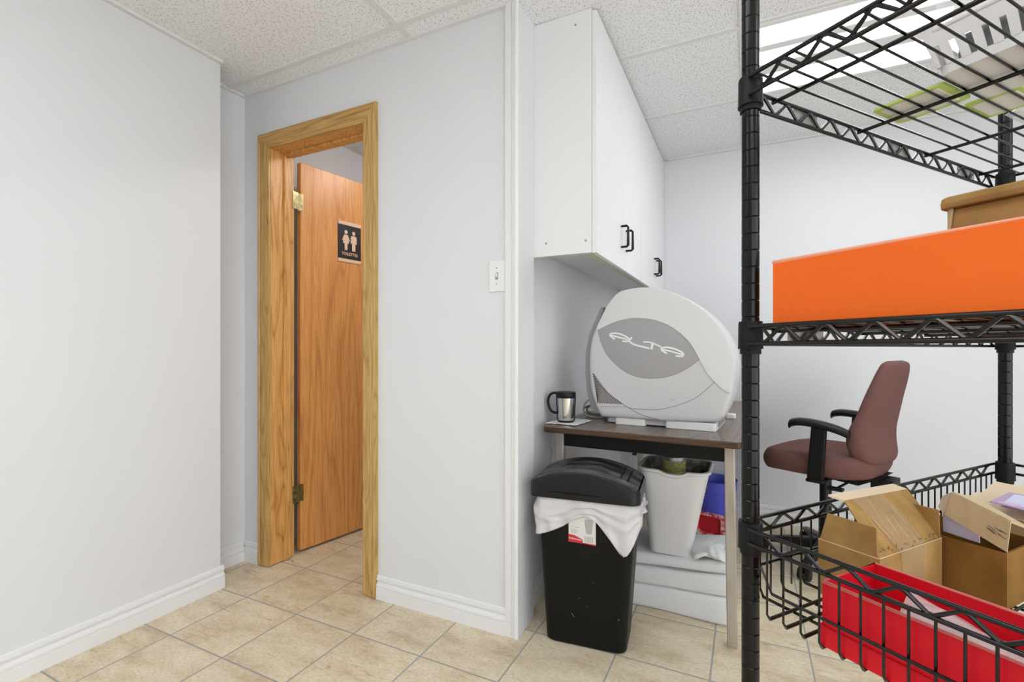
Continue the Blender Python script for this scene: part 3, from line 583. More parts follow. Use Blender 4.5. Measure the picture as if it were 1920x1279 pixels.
wbz = 0.233
wp = thing('wastebasket', (-0.27, 2.135, wbz), 0, 'white plastic wastebasket standing on the foam sheets under the table', 'wastebasket')
def wbring(x0, x1, y0, y1, r, z, notch=0): return [(x, y, z - (notch * max(0, 1 - ((x + 0.27) / 0.055) ** 4) if y < (y0 + y1) / 2 - 0.04 and abs(x + 0.27) < 0.055 else 0)) for x, y in rrect_f(x0, x1, y0, y1, r)]
def rrect_f(x0, x1, y0, y1, r):
    base = rrect(x0, x1, y0, y1, r, 6); out = []
    for i in range(len(base)):
        a, b = Vector(base[i]), Vector(base[(i + 1) % len(base)]); n = max(1, int((b - a).length / 0.012))
        for k_ in range(n): out.append(tuple(a.lerp(b, k_ / n)))
    return out
def equal(r, n): return r
b0 = (-0.362, -0.203, 2.030, 2.200, 0.028); b1 = (-0.398, -0.136, 1.988, 2.245, 0.050)
NB = 96
def ring_n(p, z, notch=0):
    P = rrect(*p, 8); P = resample([*P, P[0]], NB + 1)[:-1]
    return [(x, y, z - (notch * max(0.0, 1 - (abs(x + 0.262) / 0.052) ** 3) if (abs(x + 0.262) < 0.052 and y < 2.06) else 0)) for x, y in P]
lerp4 = lambda t: tuple(b0[i] + (b1[i] - b0[i]) * t for i in range(5))
ex = lambda p, d: (p[0] - d, p[1] + d, p[2] - d, p[3] + d, p[4] + d)
zr_ = 0.580
wb = MB(); wb.loft([ring_n(lerp4(0), wbz), ring_n(lerp4(0.35), wbz + 0.12), ring_n(lerp4(1), zr_ - 0.012, 0.014), ring_n(ex(lerp4(1), 0.010), zr_ - 0.008, 0.014), ring_n(ex(lerp4(1), 0.011), zr_ + 0.001, 0.014), ring_n(ex(lerp4(1), 0.004), zr_ + 0.004, 0.014), ring_n(ex(lerp4(1), -0.003), zr_, 0.014)], cap=False)
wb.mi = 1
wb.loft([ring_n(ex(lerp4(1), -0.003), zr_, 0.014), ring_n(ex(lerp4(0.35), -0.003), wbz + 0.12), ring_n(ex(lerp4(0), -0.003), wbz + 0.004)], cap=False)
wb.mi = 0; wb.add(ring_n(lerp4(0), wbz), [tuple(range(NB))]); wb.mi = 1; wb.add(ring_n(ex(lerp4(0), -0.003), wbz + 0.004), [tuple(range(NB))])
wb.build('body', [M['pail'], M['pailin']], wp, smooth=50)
cn = thing('tin_can', (-0.278, 2.135, wbz + 0.005), 0, 'tall dented tin with yellow label poking out of the white wastebasket', 'can')
ct = (-0.278, 2.135, 0.0)
MB().lathe([(0.004, wbz + 0.005), (0.048, wbz + 0.005), (0.049, 0.40), (0.049, 0.545), (0.046, 0.552), (0.049, 0.560), (0.049, 0.596), (0.004, 0.596)], ct, 28).build('label_band', M['yellow'], cn)
MB().lathe([(0.046, 0.5955), (0.051, 0.597), (0.051, 0.612), (0.047, 0.615), (0.045, 0.608), (0.004, 0.607)], ct, 28).build('rim', M['tin'], cn)
dk = MB(); dk.tube(curve([(-0.215, 2.11, 0.47), (-0.19, 2.14, 0.545), (-0.175, 2.17, 0.53), (-0.165, 2.15, 0.48)], 5), [0.02] * 16, 8)
tag(dk.build('dark_rag', M['ink'], smooth=60), 'dark crumpled rag inside the white wastebasket beside the tin', 'rag')

# blue pail and red dustpan on the floor behind
bp_ = thing('blue_pail', (-0.171, 3.20, 0), 0, 'blue plastic pail on the floor behind the foam, at the back wall', 'pail')
MB().lathe([(0.005, 0), (0.094, 0), (0.112, 0.215), (0.116, 0.217), (0.120, 0.270), (0.124, 0.274), (0.120, 0.276), (0.116, 0.268), (0.108, 0.215), (0.09, 0.006), (0.005, 0.006)], (-0.171, 3.20, 0), 36).build('body', M['blue'], bp_)
dpn = thing('dustpan', (-0.187, 2.93, 0), -18, 'red plastic dustpan with scuffed rim standing before the blue pail', 'dustpan')
DF = frame((-0.187, 2.93, 0), -18)
dq = rrect(-0.085, 0.085, 0.004, 0.135, 0.03, 5); dqi = rrect(-0.085 + 0.014, 0.085 - 0.026, 0.024, 0.122, 0.022, 5)
mb = MB(DF); mb.loft([[(x, 0.03, z) for x, z in dq], [(x, 0.0, z) for x, z in dq], [(x, 0.0, z) for x, z in dqi], [(x, 0.024, z) for x, z in dqi]]); mb.build('rim', M['pink'], dpn)
mb = MB(DF); mb.prism(dqi, 0.018, 0.028, 'y'); mb.build('pan', M['red'], dpn)
rg = MB(); random.seed(5); nu, nv = 18, 12; pts = []
for i in range(nu + 1):
    for q in range(nv + 1):
        u, v_ = i / nu, q / nv
        x = -0.186 + 0.112 * u + 0.010 * math.sin(v_ * 7); y = 1.992 + 0.012 * math.sin(u * 6) + 0.20 * v_ * (0.35 + 0.65 * u)
        zb = 0.2475 + 0.011 * (x + 0.2) / 0.13
        hump = 0.030 * math.sin(math.pi * min(1, u * 1.05)) * math.sin(math.pi * v_) + 0.012 * abs(math.sin(9 * u + 5 * v_)) * math.sin(math.pi * u) + 0.007 * abs(math.sin(14 * v_ - 6 * u)) * math.sin(math.pi * v_) + 0.010 * (1 - v_) ** 3 * math.sin(math.pi * u)
        pts.append(Vector((x, y, zb + hump)))
k = nv + 1; fs = [(i * k + q, (i + 1) * k + q, (i + 1) * k + q + 1, i * k + q + 1) for i in range(nu) for q in range(nv)]
rg.add(pts, fs)
# rolled front lip of the rag
rg.tube(curve([(-0.188, 1.998, 0.250), (-0.170, 1.992, 0.262), (-0.145, 2.000, 0.270), (-0.118, 2.012, 0.262), (-0.095, 2.02, 0.268)], 5), [0.004, 0.007, 0.010, 0.010, 0.009, 0.009, 0.008, 0.008, 0.008, 0.007, 0.007, 0.007, 0.007, 0.006, 0.006, 0.006, 0.006, 0.005, 0.005, 0.004, 0.003], 8)
ro = rg.build('rag', M['rag'], smooth=60); ro.modifiers.new('thick', 'SOLIDIFY').thickness = 0.002
tag(ro, 'crumpled off-white cleaning rag on the top foam sheet', 'rag')

# wall bits seen under the table
jk = thing('wall_outlet', (-0.655, YB, 0.30), 0, 'beige wall outlet with black plug low on the back wall', 'outlet')
MB().box((-0.735, YB - 0.005, 0.29), (-0.663, YB + 0.001, 0.405)).build('plate', M['offwhite'], jk, bevel=0.003)
MB().box((-0.712, YB - 0.022, 0.335), (-0.684, YB - 0.004, 0.365)).build('plug', M['black'], jk, bevel=0.003)
pw = MB(); pw.tube(curve([(-0.62, 2.98, 0.66), (-0.645, 3.02, 0.60), (-0.675, 3.15, 0.48), (-0.690, 3.30, 0.38), (-0.698, 3.352, 0.352)], 6), 0.009, 8)
tag(pw.build('power_cord', M['black']), 'thick black power cord hanging under the table toward the outlet', 'cord')
pw = MB(); pw.tube(curve([(XA + 0.012, 2.02, 0.70), (XA + 0.014, 2.00, 0.64), (XA + 0.011, 2.03, 0.60), (XA + 0.014, 2.01, 0.55), (XA + 0.012, 2.04, 0.42), (XA + 0.022, 2.03, 0.12), (XA + 0.03, 2.05, 0.006)], 6), 0.004, 7)
tag(pw.build('phone_cord', M['cordgrey']), 'thin grey cord hanging on the alcove wall behind the table leg', 'cord')
ck = MB(); ck.tube([(-0.575, YB - 0.012, 0.10), (-0.575, YB - 0.012, 0.72)], 0.010, 10)
tag(ck.build('conduit', M['offwhite']), 'slim white conduit running up the back wall under the table', 'conduit')

# ------------------------------------------------------------------ black bin
BA = 5.89; BP = (-0.662, 1.637, 0); BF = frame(BP, BA)
bn = thing('trash_bin', BP, BA, 'slim black trash bin with domed lid and white liner on the tiles', 'bin')
NR = 120
def bring(x0, x1, y0, y1, r, z):
    P = rrect(x0, x1, y0, y1, r, 8); P = resample([*P, P[0]], NR + 1)[:-1]; return [(x, y, z) for x, y in P]
def bprm(t): return (0.0 - 0.034 * t, 0.288 + 0.036 * t, 0.0 - 0.008 * t, 0.185 + 0.045 * t, 0.030 + 0.006 * t)
bb = MB(BF); bb.loft([bring(0.008, 0.280, 0.008, 0.177, 0.028, 0.0), bring(*bprm(0), 0.008), bring(*bprm(0.5), 0.27), bring(*bprm(1), 0.545), bring(*ex(bprm(1), -0.003), 0.545), bring(*ex(bprm(0.02), -0.003), 0.02)])
bb.build('body', M['binbody'], bn, smooth=40)
for x_, z_, l_, a_ in ((.098, .118, .016, -.9), (.152, .150, .004, .5), (.176, .240, .003, .2), (.262, .12, .010, 1.0), (.125, .176, .003, 0)):
    y_ = bprm(z_ / .545)[2] - .0004
    MB(BF).tube([(x_, y_, z_), (x_ + l_ * math.cos(a_), y_, z_ + l_ * math.sin(a_))], .0004, 4).build('scuff', M['labelgrey'], bn)
# liner folded over the rim: hem height follows the perimeter
hem_f = curve([(-.06, .392), (-.03, .388), (.016, .402), (.076, .432), (.112, .462), (.150, .472), (.181, .462), (.228, .412), (.262, .370), (.288, .350), (.310, .392), (.34, .47)], 6)
def hem_front(x):
    for i in range(1, len(hem_f)):
        if hem_f[i][0] >= x: a, b = hem_f[i - 1], hem_f[i]; return a[1] + (b[1] - a[1]) * (x - a[0]) / max(1e-6, b[0] - a[0])
    return hem_f[-1][1]
ln = MB(BF); rows = 26; prm = bprm(1); per = bring(*prm, 0); cxm, cym = 0.145, 0.11; rings = []
def hem(p):
    x, y = p[0], p[1]; f = hem_front(x); side = 0.455 if x < cxm else 0.47
    t = min(1, max(0, (y - 0.015) / 0.06)); return f * (1 - t) + side * t
for q in range(rows + 1):
    t = q / rows; ring = []
    for i, p in enumerate(per):
        zt_ = 0.538; z = zt_ + (hem(p) - zt_) * t
        tb_ = z / 0.545; P = bprm(tb_); 
        sx = (P[0] + (p[0] - prm[0]) / (prm[1] - prm[0]) * (P[1] - P[0])); sy = (P[2] + (p[1] - prm[2]) / (prm[3] - prm[2]) * (P[3] - P[2]))
        d = Vector((sx - cxm, sy - cym)); nrm = Vector((d.x / 0.18, d.y / 0.11)).normalized()
        off = 0.003 + 0.007 * math.exp(-((t - 0.42 - 0.12 * math.sin(i * 0.11)) / 0.07) ** 2) + 0.005 * math.exp(-((t - 0.68 - 0.15 * math.sin(i * 0.17 + 1)) / 0.06) ** 2) + 0.010 * t * (0.5 + 0.5 * math.sin(i * 0.55 + 2.0 * t)) + 0.005 * math.sin(i * 0.9 - 5 * t) * t + 0.004 * abs(math.sin(9 * t + 0.13 * i)) + (0.012 * t if (p[0] < 0.0 or p[0] > 0.28) else 0)
        ring.append((sx + nrm.x * off, sy + nrm.y * off, z))
    rings.append(ring)
ln.loft(rings, cap=False); lno = ln.build('bin_liner', M['liner'], bn, smooth=70); lno.modifiers.new('thick', 'SOLIDIFY').thickness = 0.0006
# lid: skirt with arched top
lid = MB(BF); LX0, LX1, LY0, LY1 = -0.058, 0.338, -0.022, 0.247
def arch(x): u = (x - 0.132) / 0.20; return 0.575 + 0.052 * max(0.0, 1 - u * u)
P0 = bring(LX0, LX1, LY0, LY1, 0.035, 0.0)
lid.loft([[(x, y, 0.527) for x, y, z in P0], [(x, y, min(arch(x) - 0.010, 0.62)) for x, y, z in P0],
          [(x + (0.14 - x) * 0.02, y + (0.11 - y) * 0.045, arch(x)) for x, y, z in P0]], cap=False)
lid.loft([[(x, y, 0.527) for x, y, z in P0], [(x + (0.14 - x) * 0.05, y + (0.11 - y) * 0.07, 0.530) for x, y, z in P0]], cap=False)
lo = lid.build('lid', M['lidside'], bn, smooth=38)
tp = MB(BF); nx = 30; prof_y = [LY0 + 0.006, LY1 - 0.006]; cols = []
for i in range(nx + 1):
    x = LX0 + 0.010 + (LX1 - LX0 - 0.020) * i / nx; z = arch(x)
    e_ = 0.012 if i in (0, nx) else 0.003 if i in (1, nx - 1) else 0
    cols.append([(x, prof_y[0] + e_, z - 0.006), (x, prof_y[0] + e_, z + 0.0005), (x, prof_y[1] - e_, z + 0.0005), (x, prof_y[1] - e_, z - 0.006)])
tp.loft(cols); tp.build('lid_top', M['binlid'], lo, smooth=50)
fl = MB(BF); cols = []
for i in range(nx + 1):
    x = -0.030 + 0.318 * i / nx; z = arch(x)
    e_ = 0.016 * max(0, (abs(i / nx - 0.5) - 0.44) / 0.06)
    cols.append([(x, 0.012 + e_, z - 0.002), (x, 0.014 + e_, z + 0.0035), (x, 0.213 - e_, z + 0.0035), (x, 0.215 - e_, z - 0.002)])
fl.loft(cols); fl.build('flap', M['binlid'], lo, smooth=50)
fl = MB(BF)
for xx in (0.268, 0.292):
    fl.loft([[(xx - 0.0015, y, arch(xx - 0.0015) + 0.0032), (xx + 0.0015, y, arch(xx + 0.0015) + 0.0032), (xx + 0.0015, y, arch(xx) + 0.0062), (xx - 0.0015, y, arch(xx) + 0.0062)] for y in (0.03, 0.19)])
fl.build('ridge', M['black'], lo)
hl = MB(BF)
cols = []
for i in range(25):
    t = i / 24; x = -0.010 + 0.245 * t; hgt = 0.0075 * math.sin(math.pi * t) ** 0.7 + 0.0003; z = 0.552 - 0.004 * t
    cols.append([(x, LY0 + 0.001, z - hgt * 0.5), (x, LY0 - 0.0035 * math.sin(math.pi * t) - 0.0002, z + hgt * 0.1), (x, LY0 + 0.001, z + hgt * 0.5)])
hl.loft(cols); hl.build('grip_lip', M['lidside'], lo, smooth=60)
# product label on the front
lb = thing('product_label', BF @ Vector((0.137, -0.006, 0.374)), BA, 'white and red paper product label on the front of the black bin', 'label')
def lf(a, b, t):
    z = b; P = bprm(z / 0.545); return BF @ Vector((a, P[2] - 0.0006 - t, z))
mb = MB(); mb.panel([lf(.089, .376, 0), lf(.186, .372, 0), lf(.186, .530, 0), lf(.089, .530, 0)], 0.0006); mb.build('paper', M['label'], lb)
mb = MB(); mb.panel([lf(.088, .374, .0006), lf(.139, .373, .0006), lf(.140, .387, .0006), lf(.111, .399, .0006), lf(.088, .402, .0006)], 0.0004)
mb.build('red_band', M['labelred'], lb)
mb = MB(); mb.panel([lf(.1395, .3735, .0006), lf(.187, .370, .0006), lf(.187, .3745, .0006), lf(.1395, .3765, .0006)], 0.0004); mb.build('red_stripe', M['labelred'], lb)
mb = MB(); mb.panel([lf(.089, .480, .0006), lf(.175, .478, .0006), lf(.170, .515, .0006), lf(.089, .520, .0006)], 0.0004); mb.build('red_panel', M['labelred'], lb)
mb = MB(); mb.panel([lf(.147, .452, .0006), lf(.151, .412, .0006), lf(.163, .407, .0006), lf(.172, .412, .0006), lf(.177, .450, .0006), lf(.176, .458, .0006), lf(.162, .461, .0006), lf(.147, .459, .0006)], 0.0004); mb.build('bin_picture', M['labelgrey'], lb)
mb = MB(); xs = .147
for wd_ in (.0028, .0012, .0020, .0032, .0012, .0024, .0014, .0028):
    mb.panel([lf(xs, .379, .0006), lf(xs + wd_, .379, .0006), lf(xs + wd_, .400, .0006), lf(xs, .400, .0006)], 0.0003); xs += wd_ + .0017
mb.build('barcode', M['labelgrey'], lb)
mb = MB()
for (a, b, wd_) in ((.095, .428, .034), (.097, .419, .022), (.097, .415, .026), (.097, .411, .024), (.098, .407, .018)):
    mb.panel([lf(a, b, .0006), lf(a + wd_, b - .001, .0006), lf(a + wd_, b + .0006, .0006), lf(a, b + .0016, .0006)], 0.0003)
mb.build('small_print', M['labelgrey'], lb)
mb = MB(); text_mesh(mb, 'Rubbermaid', 0.0092, lambda a, b, t: lf(.1135 + a, .3865 + b - 0.08 * a, .0009 + t), 0.0003, 0.0001); mb.build('lettering', M['label'], lb)

# ------------------------------------------------------------------ office chair
CP = (0.352, 2.84, 0); CA = 154.0; CF = frame(CP, CA)          # local +x is the way the chair faces
ch = thing('office_chair', CP, CA, 'mauve fabric office chair with black armrests and black base', 'chair')
def sect(cx, cy, hx, hy, z, e=3.2, n=40):
    out = []
    for i in range(n):
        t = 2 * math.pi * i / n; c_, s_ = math.cos(t), math.sin(t)
        out.append((cx + hx * math.copysign(abs(c_) ** (2 / e), c_), cy + hy * math.copysign(abs(s_) ** (2 / e), s_), z))
    return out
def seat_z(x): return -0.030 * max(0, (x - 0.10) / 0.15) ** 2 + 0.006 * max(0, (-x - 0.12) / 0.12)
def seat_ring(hx, hy, z): return [(x, y, z_ + seat_z(x)) for x, y, z_ in sect(0.0, 0, hx, hy, z)]
MB(CF).loft([seat_ring(a_, b_, c_) for a_, b_, c_ in curve([(.16, .16, .472), (.222, .222, .475), (.243, .243, .500), (.250, .250, .535), (.240, .240, .566), (.215, .215, .580), (.10, .10, .588)], 4)]).build('seat', M['fabric'], ch, smooth=70)
# backrest: horizontal sections, lumbar bulge, leaning back
def back_ring(zc, xf, th, hw, e=3.0, bow=0.03):
    out = []
    for x, y, z in sect(0, 0, th / 2, hw, 0, e): out.append((xf - th / 2 + x + bow * (y / 0.22) ** 2, y, zc + 0.0))
    return out
bk_ = [(.540, -.190, .05, .10), (.548, -.178, .085, .15), (.580, -.162, .112, .195), (.640, -.150, .118, .215), (.700, -.162, .106, .218), (.770, -.190, .090, .206), (.850, -.215, .080, .195), (.920, -.238, .072, .182), (.975, -.256, .062, .165), (1.000, -.266, .048, .145), (1.010, -.274, .02, .10)]
MB(CF).loft([back_ring(*b) for b in curve(bk_, 5)]).build('backrest', M['fabric'], ch, smooth=75)
sh = MB(CF); cr = [(.575, -.275, .0, .12), (.60, -.278, .02, .165), (.68, -.272, .03, .18)]
for s in (1, -1):
    ar = MB(CF)
    Pp = curve([(.062, .708, .016), (.050, .718, .026), (.01, .726, .031), (-.06, .722, .031), (-.13, .708, .029), (-.180, .690, .020)], 4)
    rr_ = []
    for x, z, wv in Pp:
        rr_.append([(x, s * .262 + wv * 1.15 * math.cos(a), z + 0.019 * math.sin(a)) for a in [2 * math.pi * i / 14 for i in range(14)]])
    ao = ar.loft(rr_).build('armrest', M['black'], ch, smooth=60)
    po = MB(CF); po.hexa([(-.082, s * .252, .470), (-.016, s * .252, .470), (-.016, s * .278, .470), (-.082, s * .278, .470)], [(-.096, s * .253, .712), (-.034, s * .253, .712), (-.034, s * .277, .712), (-.096, s * .277, .712)])
    po.box((-.086, s * .06, .455), (-.012, s * .280, .471)); po.build('arm_post', M['blackmat'], ao, bevel=0.006)
mc = MB(CF); mc.hexa([(-.15, -.05, .425), (.06, -.05, .440), (.06, .05, .440), (-.15, .05, .425)], [(-.25, -.10, .484), (.12, -.11, .484), (.12, .11, .484), (-.25, .10, .484)])
mc.box((-.285, -.055, .425), (-.20, .055, .475)); mc.tube([(-.12, .05, .44), (-.12, .235, .437)], .006, 8); mc.box((-.15, .22, .430), (-.09, .25, .444)); mc.build('tilt_mechanism', M['blackmat'], ch, bevel=0.006)
mb = MB(CF); mb.tube([(-.225, 0, .43), (-.218, 0, .575)], 0.011, 10); mb.build('back_support', M['chrome'], ch)
MB(CF).lathe([(.004, .07), (.030, .07), (.030, .25), (.026, .26), (.026, .44), (.004, .44)], (0, 0, 0), 20).build('gas_column', M['black'], ch)
for k in range(5):
    a = R(72 * k + 20); d = Vector((math.cos(a), math.sin(a), 0)); n = Vector((-d.y, d.x, 0))
    lg = MB(CF); r0, r1 = 0.02, 0.29
    lg.hexa([d * r0 - n * .026 + Vector((0, 0, .070)), d * r1 - n * .016 + Vector((0, 0, .060)), d * r1 + n * .016 + Vector((0, 0, .060)), d * r0 + n * .026 + Vector((0, 0, .070))],
            [d * r0 - n * .026 + Vector((0, 0, .125)), d * r1 - n * .014 + Vector((0, 0, .082)), d * r1 + n * .014 + Vector((0, 0, .082)), d * r0 + n * .026 + Vector((0, 0, .125))])
    lo = lg.build('leg', M['black'], ch, bevel=0.006)
    cs = MB(CF); pc_ = d * 0.278
    for s in (-1, 1): cs.tube([pc_ + n * (s * .008) + Vector((0, 0, .028)), pc_ + n * (s * .024) + Vector((0, 0, .028))], .028, 16)
    cs.tube([pc_ + Vector((0, 0, .030)), pc_ + Vector((0, 0, .066))], .008, 8); cs.build('caster', M['blackmat'], lo)

# ------------------------------------------------------------------ wire shelving (frame: x along the long side, y = -v towards the viewer)
SA = 52.36; SP = (0.005, 0.828, 0); SF = frame(SP, SA)
LU, LV, OF = 0.888, 0.43, 0.017
ws = thing('wire_shelving', SP, SA, 'black wire shelving unit on round grooved posts', 'shelving')
s3 = lambda u, v, z: (u, -v, z)
ZT, ZM, ZB = 1.468, 1.092, 0.787
for u, v in ((0, 0), (LU, 0), (0, LV), (LU, LV)):
    prof = [(0.004, 0.008), (0.0125, 0.008)]
    z = 0.04
    while z < 1.80:
        prof += [(0.0127, z - 0.0012), (0.0118, z), (0.0127, z + 0.0012)]; z += 0.0254
    prof += [(0.0127, 1.815), (0.010, 1.822), (0.004, 1.822)]
    po = MB(SF).lathe(prof, s3(u, v, 0), 22).build('post', M['post'], ws, smooth=30)
    for zc, lo_, hi in ((ZT, -0.046, 0.005), (ZM, -0.042, 0.008), (ZB, -0.043, 0.006)):
        MB(SF).lathe([(0.0128, zc + hi), (0.0165, zc + hi), (0.0172, zc + hi - 0.004), (0.0176, zc + lo_ + 0.012), (0.0180, zc + lo_ + 0.008), (0.0150, zc + lo_ + 0.008), (0.0150, zc + lo_), (0.0128, zc + lo_)], s3(u, v, 0), 24).build('collar', M['blackmat'], po, smooth=40)
    MB(SF).lathe([(0.004, 0), (0.017, 0), (0.017, 0.006), (0.009, 0.010), (0.004, 0.010)], s3(u, v, 0), 16).build('foot', M['blackmat'], po)
def truss(parent, along, z, dz, at, pitch, ph, r=0.0032):      # top and bottom wire with a zigzag between
    mb = MB(SF); L = LU if along == 'u' else LV
    P = (lambda t, zz: s3(t, at, zz)) if along == 'u' else (lambda t, zz: s3(at, t, zz))
    t0, t1 = 0.010, L - 0.010
    mb.tube([P(t0, z), P(t1, z)], r, 8); mb.tube([P(t0, z - dz), P(t1, z - dz)], r, 8)
    pts = []; t = ph; up = True
    while t < L - 0.012:
        if t > 0.014:
            q = 0.0035
            for dt in (-q, q): pts.append(P(t + dt, z - 0.003 if up else z - dz + 0.003))
        t += pitch / 2; up = not up
    mb.tube(pts, r * 0.78, 6)
    return mb.build('truss', M['wire'], parent, smooth=50)
def deck(name, z, dz):
    sh = MB(SF)
    for k in range(31):
        v = 0.021 + 0.0290 * k
        if v < LV - 0.01: sh.tube([s3(0.0 - OF, v, z + 0.0005), s3(LU + OF, v, z + 0.0005)], 0.0019, 6)
    for u in (0.080, 0.3235, 0.567, 0.8105): sh.tube([s3(u, -OF - 0.003, z - 0.0045), s3(u, LV + OF + 0.003, z - 0.0045)], 0.0033, 8)
    so_ = sh.build(name, M['wire'], ws, smooth=60)
    truss(so_, 'u', z, dz, -OF, 0.0608, 0.0517); truss(so_, 'u', z, dz, LV + OF, 0.0608, 0.0517)
    truss(so_, 'v', z, dz, -OF, 0.0575, 0.0065); truss(so_, 'v', z, dz, LU + OF, 0.0575, 0.0065)
    return so_
deck('wire_shelf', ZT, 0.0265)
deck('wire_shelf', ZM, 0.026)
ZF = 0.665
bw = MB(SF)
k = 0
while 0.040 + 0.0248 * k < LV - 0.01:                         # wires running the long way
    v = 0.040 + 0.0248 * k; k += 1
    bw.tube([s3(-OF, v, ZB - 0.022), s3(-OF, v, ZF + 0.008), s3(-OF + 0.006, v, ZF), s3(LU + OF - 0.006, v, ZF), s3(LU + OF, v, ZF + 0.008), s3(LU + OF, v, ZB - 0.022)], 0.0017, 6)
k = 0
while 0.045 + 0.0265 * k < LU - 0.01:                         # wires running the short way
    u = 0.045 + 0.0265 * k; k += 1
    if k % 2: bw.tube([s3(u, -OF, ZB - 0.022), s3(u, -OF, ZF + 0.008), s3(u, -OF + 0.006, ZF - 0.0038), s3(u, LV + OF - 0.006, ZF - 0.0038), s3(u, LV + OF, ZF + 0.008), s3(u, LV + OF, ZB - 0.022)], 0.0017, 6)
    else:
        for vv in (-OF, LV + OF): bw.tube([s3(u, vv, ZB - 0.022), s3(u, vv, ZF - 0.002)], 0.0017, 6)
for zz in (0.708,):
    o_ = OF + 0.0035
    q_ = 0.050
    bw.tube([s3(*p, zz) for p in ((-o_, q_), (q_, -o_), (LU - q_, -o_), (LU + o_, q_), (LU + o_, LV - q_), (LU - q_, LV + o_), (q_, LV + o_), (-o_, LV - q_))], 0.0021, 6, closed=True)
bo = bw.build('wire_basket', M['wire'], ws, smooth=60)
truss(bo, 'u', ZB, 0.0215, -OF, 0.0620, 0.0400); truss(bo, 'u', ZB, 0.0215, LV + OF, 0.0620, 0.0400)
truss(bo, 'v', ZB, 0.0215, -OF, 0.0575, 0.0330, 0.0031); truss(bo, 'v', ZB, 0.0215, LU + OF, 0.0575, 0.0330)
ZS = ZF + 0.0022                                             # what stands in the basket stands here
# smoky label holders clipped on the back truss
def clip(u0, u1, z, label):
    mb = MB(SF); mb.panel([s3(u0, -OF - 0.0045, z - 0.024), s3(u1, -OF - 0.0045, z - 0.024), s3(u1, -OF - 0.0045, z - 0.001), s3(u0, -OF - 0.0045, z - 0.001)], 0.0012)
    mb.panel([s3(u0 + 0.018, -OF - 0.0062, z - 0.024), s3(u1, -OF - 0.0062, z - 0.024), s3(u1 - 0.006, -OF - 0.0062, z - 0.001), s3(u0 + 0.018, -OF - 0.0062, z - 0.001)], 0.0012)
    tag(mb.build('label_holder', M['clip']), label, 'label holder', 'smoky label holders on the shelf edges')
clip(0.137, 0.201, ZT, 'smoky plastic label holder on the top shelf edge nearest the front post')
clip(0.430, 0.505, ZT, 'smoky plastic label holder at the middle of the top shelf edge')
clip(0.711, 0.790, ZT, 'smoky plastic label holder on the top shelf edge beside the rear post')
clip(0.121, 0.219, ZM, 'smoky plastic label holder on the middle shelf edge under the orange box')

# ---- middle shelf
ob = thing('orange_box', SF @ Vector(s3(0.055, 0.19, ZM + 0.003)), SA, 'long bright orange cardboard box on the middle wire shelf', 'box')
z0, z1 = ZM + 0.003, 1.1855
b = MB(SF)
for q in (((0.003, .036), (0.003, .345)), ((0.098, .036), (0.098, .345)), ((.0045, .0375), (.0965, .0375)), ((.0045, .3435), (.0965, .3435))):
    (ua, va), (ub, vb) = q; b.panel([s3(ua, va, z0), s3(ub, vb, z0), s3(ub, vb, z1), s3(ua, va, z1)], 0.003)
b.panel([s3(.004, .037, z0 + .0015), s3(.097, .037, z0 + .0015), s3(.097, .344, z0 + .0015), s3(.004, .344, z0 + .0015)], 0.003)
b.build('body', M['orange'], ob)
b = MB(SF); b.tube([s3(.003, .036, z1), s3(.003, .345, z1), s3(.098, .345, z1), s3(.098, .036, z1)], 0.0019, 6, closed=True); b.build('rim', M['orangeedge'], ob)
kb = thing('cardboard_box', SF @ Vector(s3(0.17, 0.30, ZM + 0.003)), SA, 'brown cardboard box with rolled lid standing behind the orange box', 'box')
b = MB(SF); b.box(s3(.108, .200, z0), s3(.235, .42, 1.2335)); b.build('body', M['card'], kb, bevel=0.002)
b = MB(SF); prf = [(.100, 1.2335), (.098, 1.240), (.101, 1.247), (.108, 1.250), (.24, 1.251), (.245, 1.2345)]
b.loft([[s3(u + 0.004, .194, z) for u, z in prf], [s3(u, .200, z) for u, z in prf], [s3(u, .42, z) for u, z in prf]]); b.build('lid', M['card'], kb, bevel=0.0012)
b = MB(SF); b.panel([s3(.108, .200, 1.2335), s3(.108, .200, 1.2), s3(.106, .2035, 1.214), s3(.104, .206, 1.2335)], .002); b.build('side_tuck', M['card2'], kb)
gs = MB(SF); gs.panel([s3(.103, .085, z0), s3(.103, .20, z0), s3(.104, .175, 1.1915), s3(.105, .148, 1.2075), s3(.104, .152, 1.18)], .0012)
tag(gs.build('plastic_sheet', M['grey']), 'grey plastic sheet corner peeking up behind the orange box', 'sheet')

# ---- basket contents
rb = thing('red_box', SF @ Vector(s3(0.055, 0.27, ZS)), SA, 'open red cardboard tray leaning at the front of the wire basket', 'box')
b = MB(SF); u0, u1, v0, v1, zt_ = -0.006, 0.116, 0.113, 0.415, 0.750
def tray(b, u0, u1, v0, v1, za, zb, t):
    for (ua, va), (ub, vb) in (((u0, v0), (u0, v1)), ((u1, v0), (u1, v1)), ((u0, v0), (u1, v0)), ((u0, v1), (u1, v1))): b.panel([s3(ua, va, za), s3(ub, vb, za), s3(ub, vb, zb), s3(ua, va, zb)], t)
    b.panel([s3(u0, v0, za + t / 2), s3(u1, v0, za + t / 2), s3(u1, v1, za + t / 2), s3(u0, v1, za + t / 2)], t)
tray(b, u0, u1, v0, v1, ZS + 0.001, zt_, 0.0026); b.build('body', M['redcard'], rb)
b = MB(SF); b.tube([s3(u0, v0, zt_), s3(u0, v1, zt_), s3(u1, v1, zt_), s3(u1, v0, zt_)], 0.0015, 6, closed=True); b.build('rim', M['redpale'], rb)
b = MB(SF)
